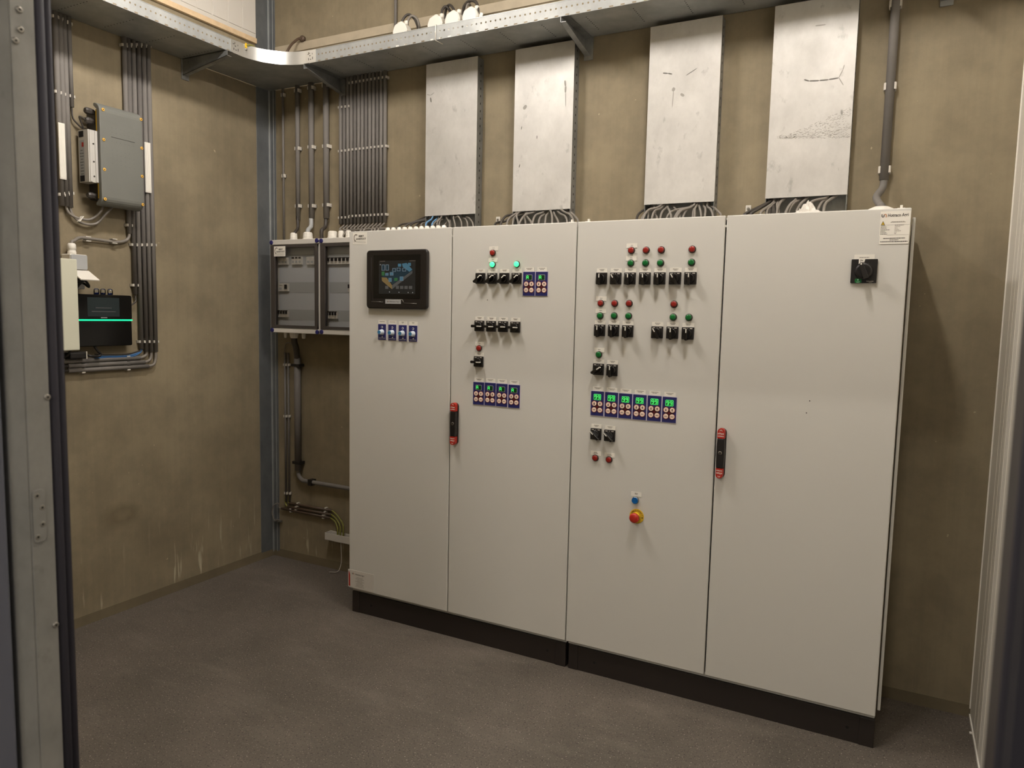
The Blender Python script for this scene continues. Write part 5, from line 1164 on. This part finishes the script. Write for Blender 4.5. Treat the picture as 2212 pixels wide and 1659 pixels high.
for q, w_ in ((.55, .5), (.74, .75)): dashes(m_, (xq+.0006, (p0[1]+p1[1])/2, zt-(zt-zb_)*q), (p1[1]-p0[1])*w_, (1,), Y, Z, 's_grey', .0035)
m_.build('screen', t)
m_ = MB(); dashes(m_, (xq+.0003, (p0[1]+p1[1])/2, zb_-.006), .03, (1,), Y, Z, 'lgrey', .004); m_.build('brand_mark', t)
# vials on top
for i, (px, lb) in enumerate(((208.5, 'leftmost clear vial with blue base on the black panel'), (222.5, 'middle clear vial with blue base on the black panel'), (238, 'rightmost clear vial with blue base on the black panel'))):
    y = lwy(px, 635, .03); t2 = thing('glass_vial', lb, 'vial', (XL+.03, y, z1a), 'clear vials on the black panel')
    MB().lathe((XL+.03, y, z1a+.0005), Z, [(.0098, 0), (.0098, .006), (.0075, .0085)], 'vialblue', 16).build('base', t2)
    MB().lathe((XL+.03, y, z1a+.010), Z, [(.0118, -.0092), (.012, .006), (.011, .014), (.006, .018)], 'clear', 16).build('dome', t2)
# cables round the panel
single(MB().tube([(XL+.09, -.772, z0s-.045), (XL+.095, -.755, z0s-.05), (XL+.085, -.735, z0s-.075), (XL+.06, -.752, z1a+.05), (XL+.04, -.775, z1a+.012), (XL+.035, -.785, z1a+.003)], .0055, 'black', 9, True), 'power_cable', 'black power cable from the plug down behind the black panel', 'cable')
p = LW(289, 658, .03)
single(MB().tube([(XL+OFFC, YG[1], lwz(291, 634, OFFC)), (XL+OFFC, YG[1], lwz(291, 640, OFFC)), (XL+.022, YG[1]-.002, lwz(290, 650, .02)), (XL+.03, y1a+.018, lwz(288, 659, .03)), (XL+.032, y1a+.002, lwz(286, 662, .03))], .004, 'cable_dark', 8, True), 'cable', 'short dark cable from the second conduit into the side of the black panel', 'cable')
# black adapter and its lead lying on the top horizontal conduit
zt_c = (lwz(142, 783, OFFC)+lwz(302, 771, OFFC))/2+.0105
t = thing('power_adapter', 'black power adapter tied to cables under the black panel', 'adapter', (XL+.035, -.78, zt_c))
ca, cb = lwy(146, 772, .04), lwy(183, 770, .04)
MB().box(XL+.005, XL+.06, ca, cb, zt_c+.001, zt_c+.032, 'black').build('body', t, .006)
MB().tube([(XL+.033, cb-.002, zt_c+.016), (XL+.033, cb+.02, zt_c+.015)], [.007, .005], 'black', 10).build('strain_relief', t)
lab(MB().box(XL+.003, XL+.063, cb-.006, cb-.002, zt_c, zt_c+.034, 'clip').build('tie', t), 'white tie wrap')
a, b, c = LW(205, 765, .05), LW(217, 768, .04), LW(200, 752, .05)
single(MB().tube([(XL+.033, cb+.014, zt_c+.015), LW(196, 769, .045), LW(210, 770, .045), LW(218, 766, .045), LW(211, 758, .045), LW(204, 748, .04), (XL+.035, lwy(203, 744, .035), z0a+.002)], .0055, 'black', 9, True), 'power_cable', 'looped black lead between the adapter and the black panel', 'cable')
single(MB().tube([(XL+.04, ca-.02, zt_c+.01), LW(146, 768, .06), LW(152, 758, .06), LW(157, 752, .05), (XL+.05, lwy(160, 748, .05), z0c+.05)], .0045, 'black', 8, True), 'power_cable', 'black lead rising from the adapter behind the tall white cover', 'cable')
# floor crumb
p = at(2098, 1583, 2, .004); single(MB().box(p[0]-.006, p[0]+.006, p[1]-.004, p[1]+.004, .0004, .007, 'white'), 'white_chip', 'tiny white chip on the floor by the right wall', 'debris', bevel=.0015)

# ------------------------------------------------------------------ lamps that light the room (above the frame)
for i, (lx_, ly_, lz_) in enumerate(LAMPS):
    t = thing('ceiling_lamp', ('right long ceiling lamp above the cabinets', 'left long ceiling lamp above the cabinets')[i], 'lamp', (lx_, ly_, ZC), 'ceiling lamps')
    MB().box(lx_-.06, lx_+.06, ly_-.34, ly_+.34, lz_+.031, lz_+.07, 'boxgrey').box(lx_-.01, lx_+.01, ly_-.2, ly_-.18, lz_+.07, ZC, 'boxgrey').box(lx_-.01, lx_+.01, ly_+.18, ly_+.2, lz_+.07, ZC, 'boxgrey').build('housing', t, .004)
    MB().box(lx_-.045, lx_+.045, ly_-.30, ly_+.30, lz_-.03, lz_+.03, 'lamp').build('diffuser', t)
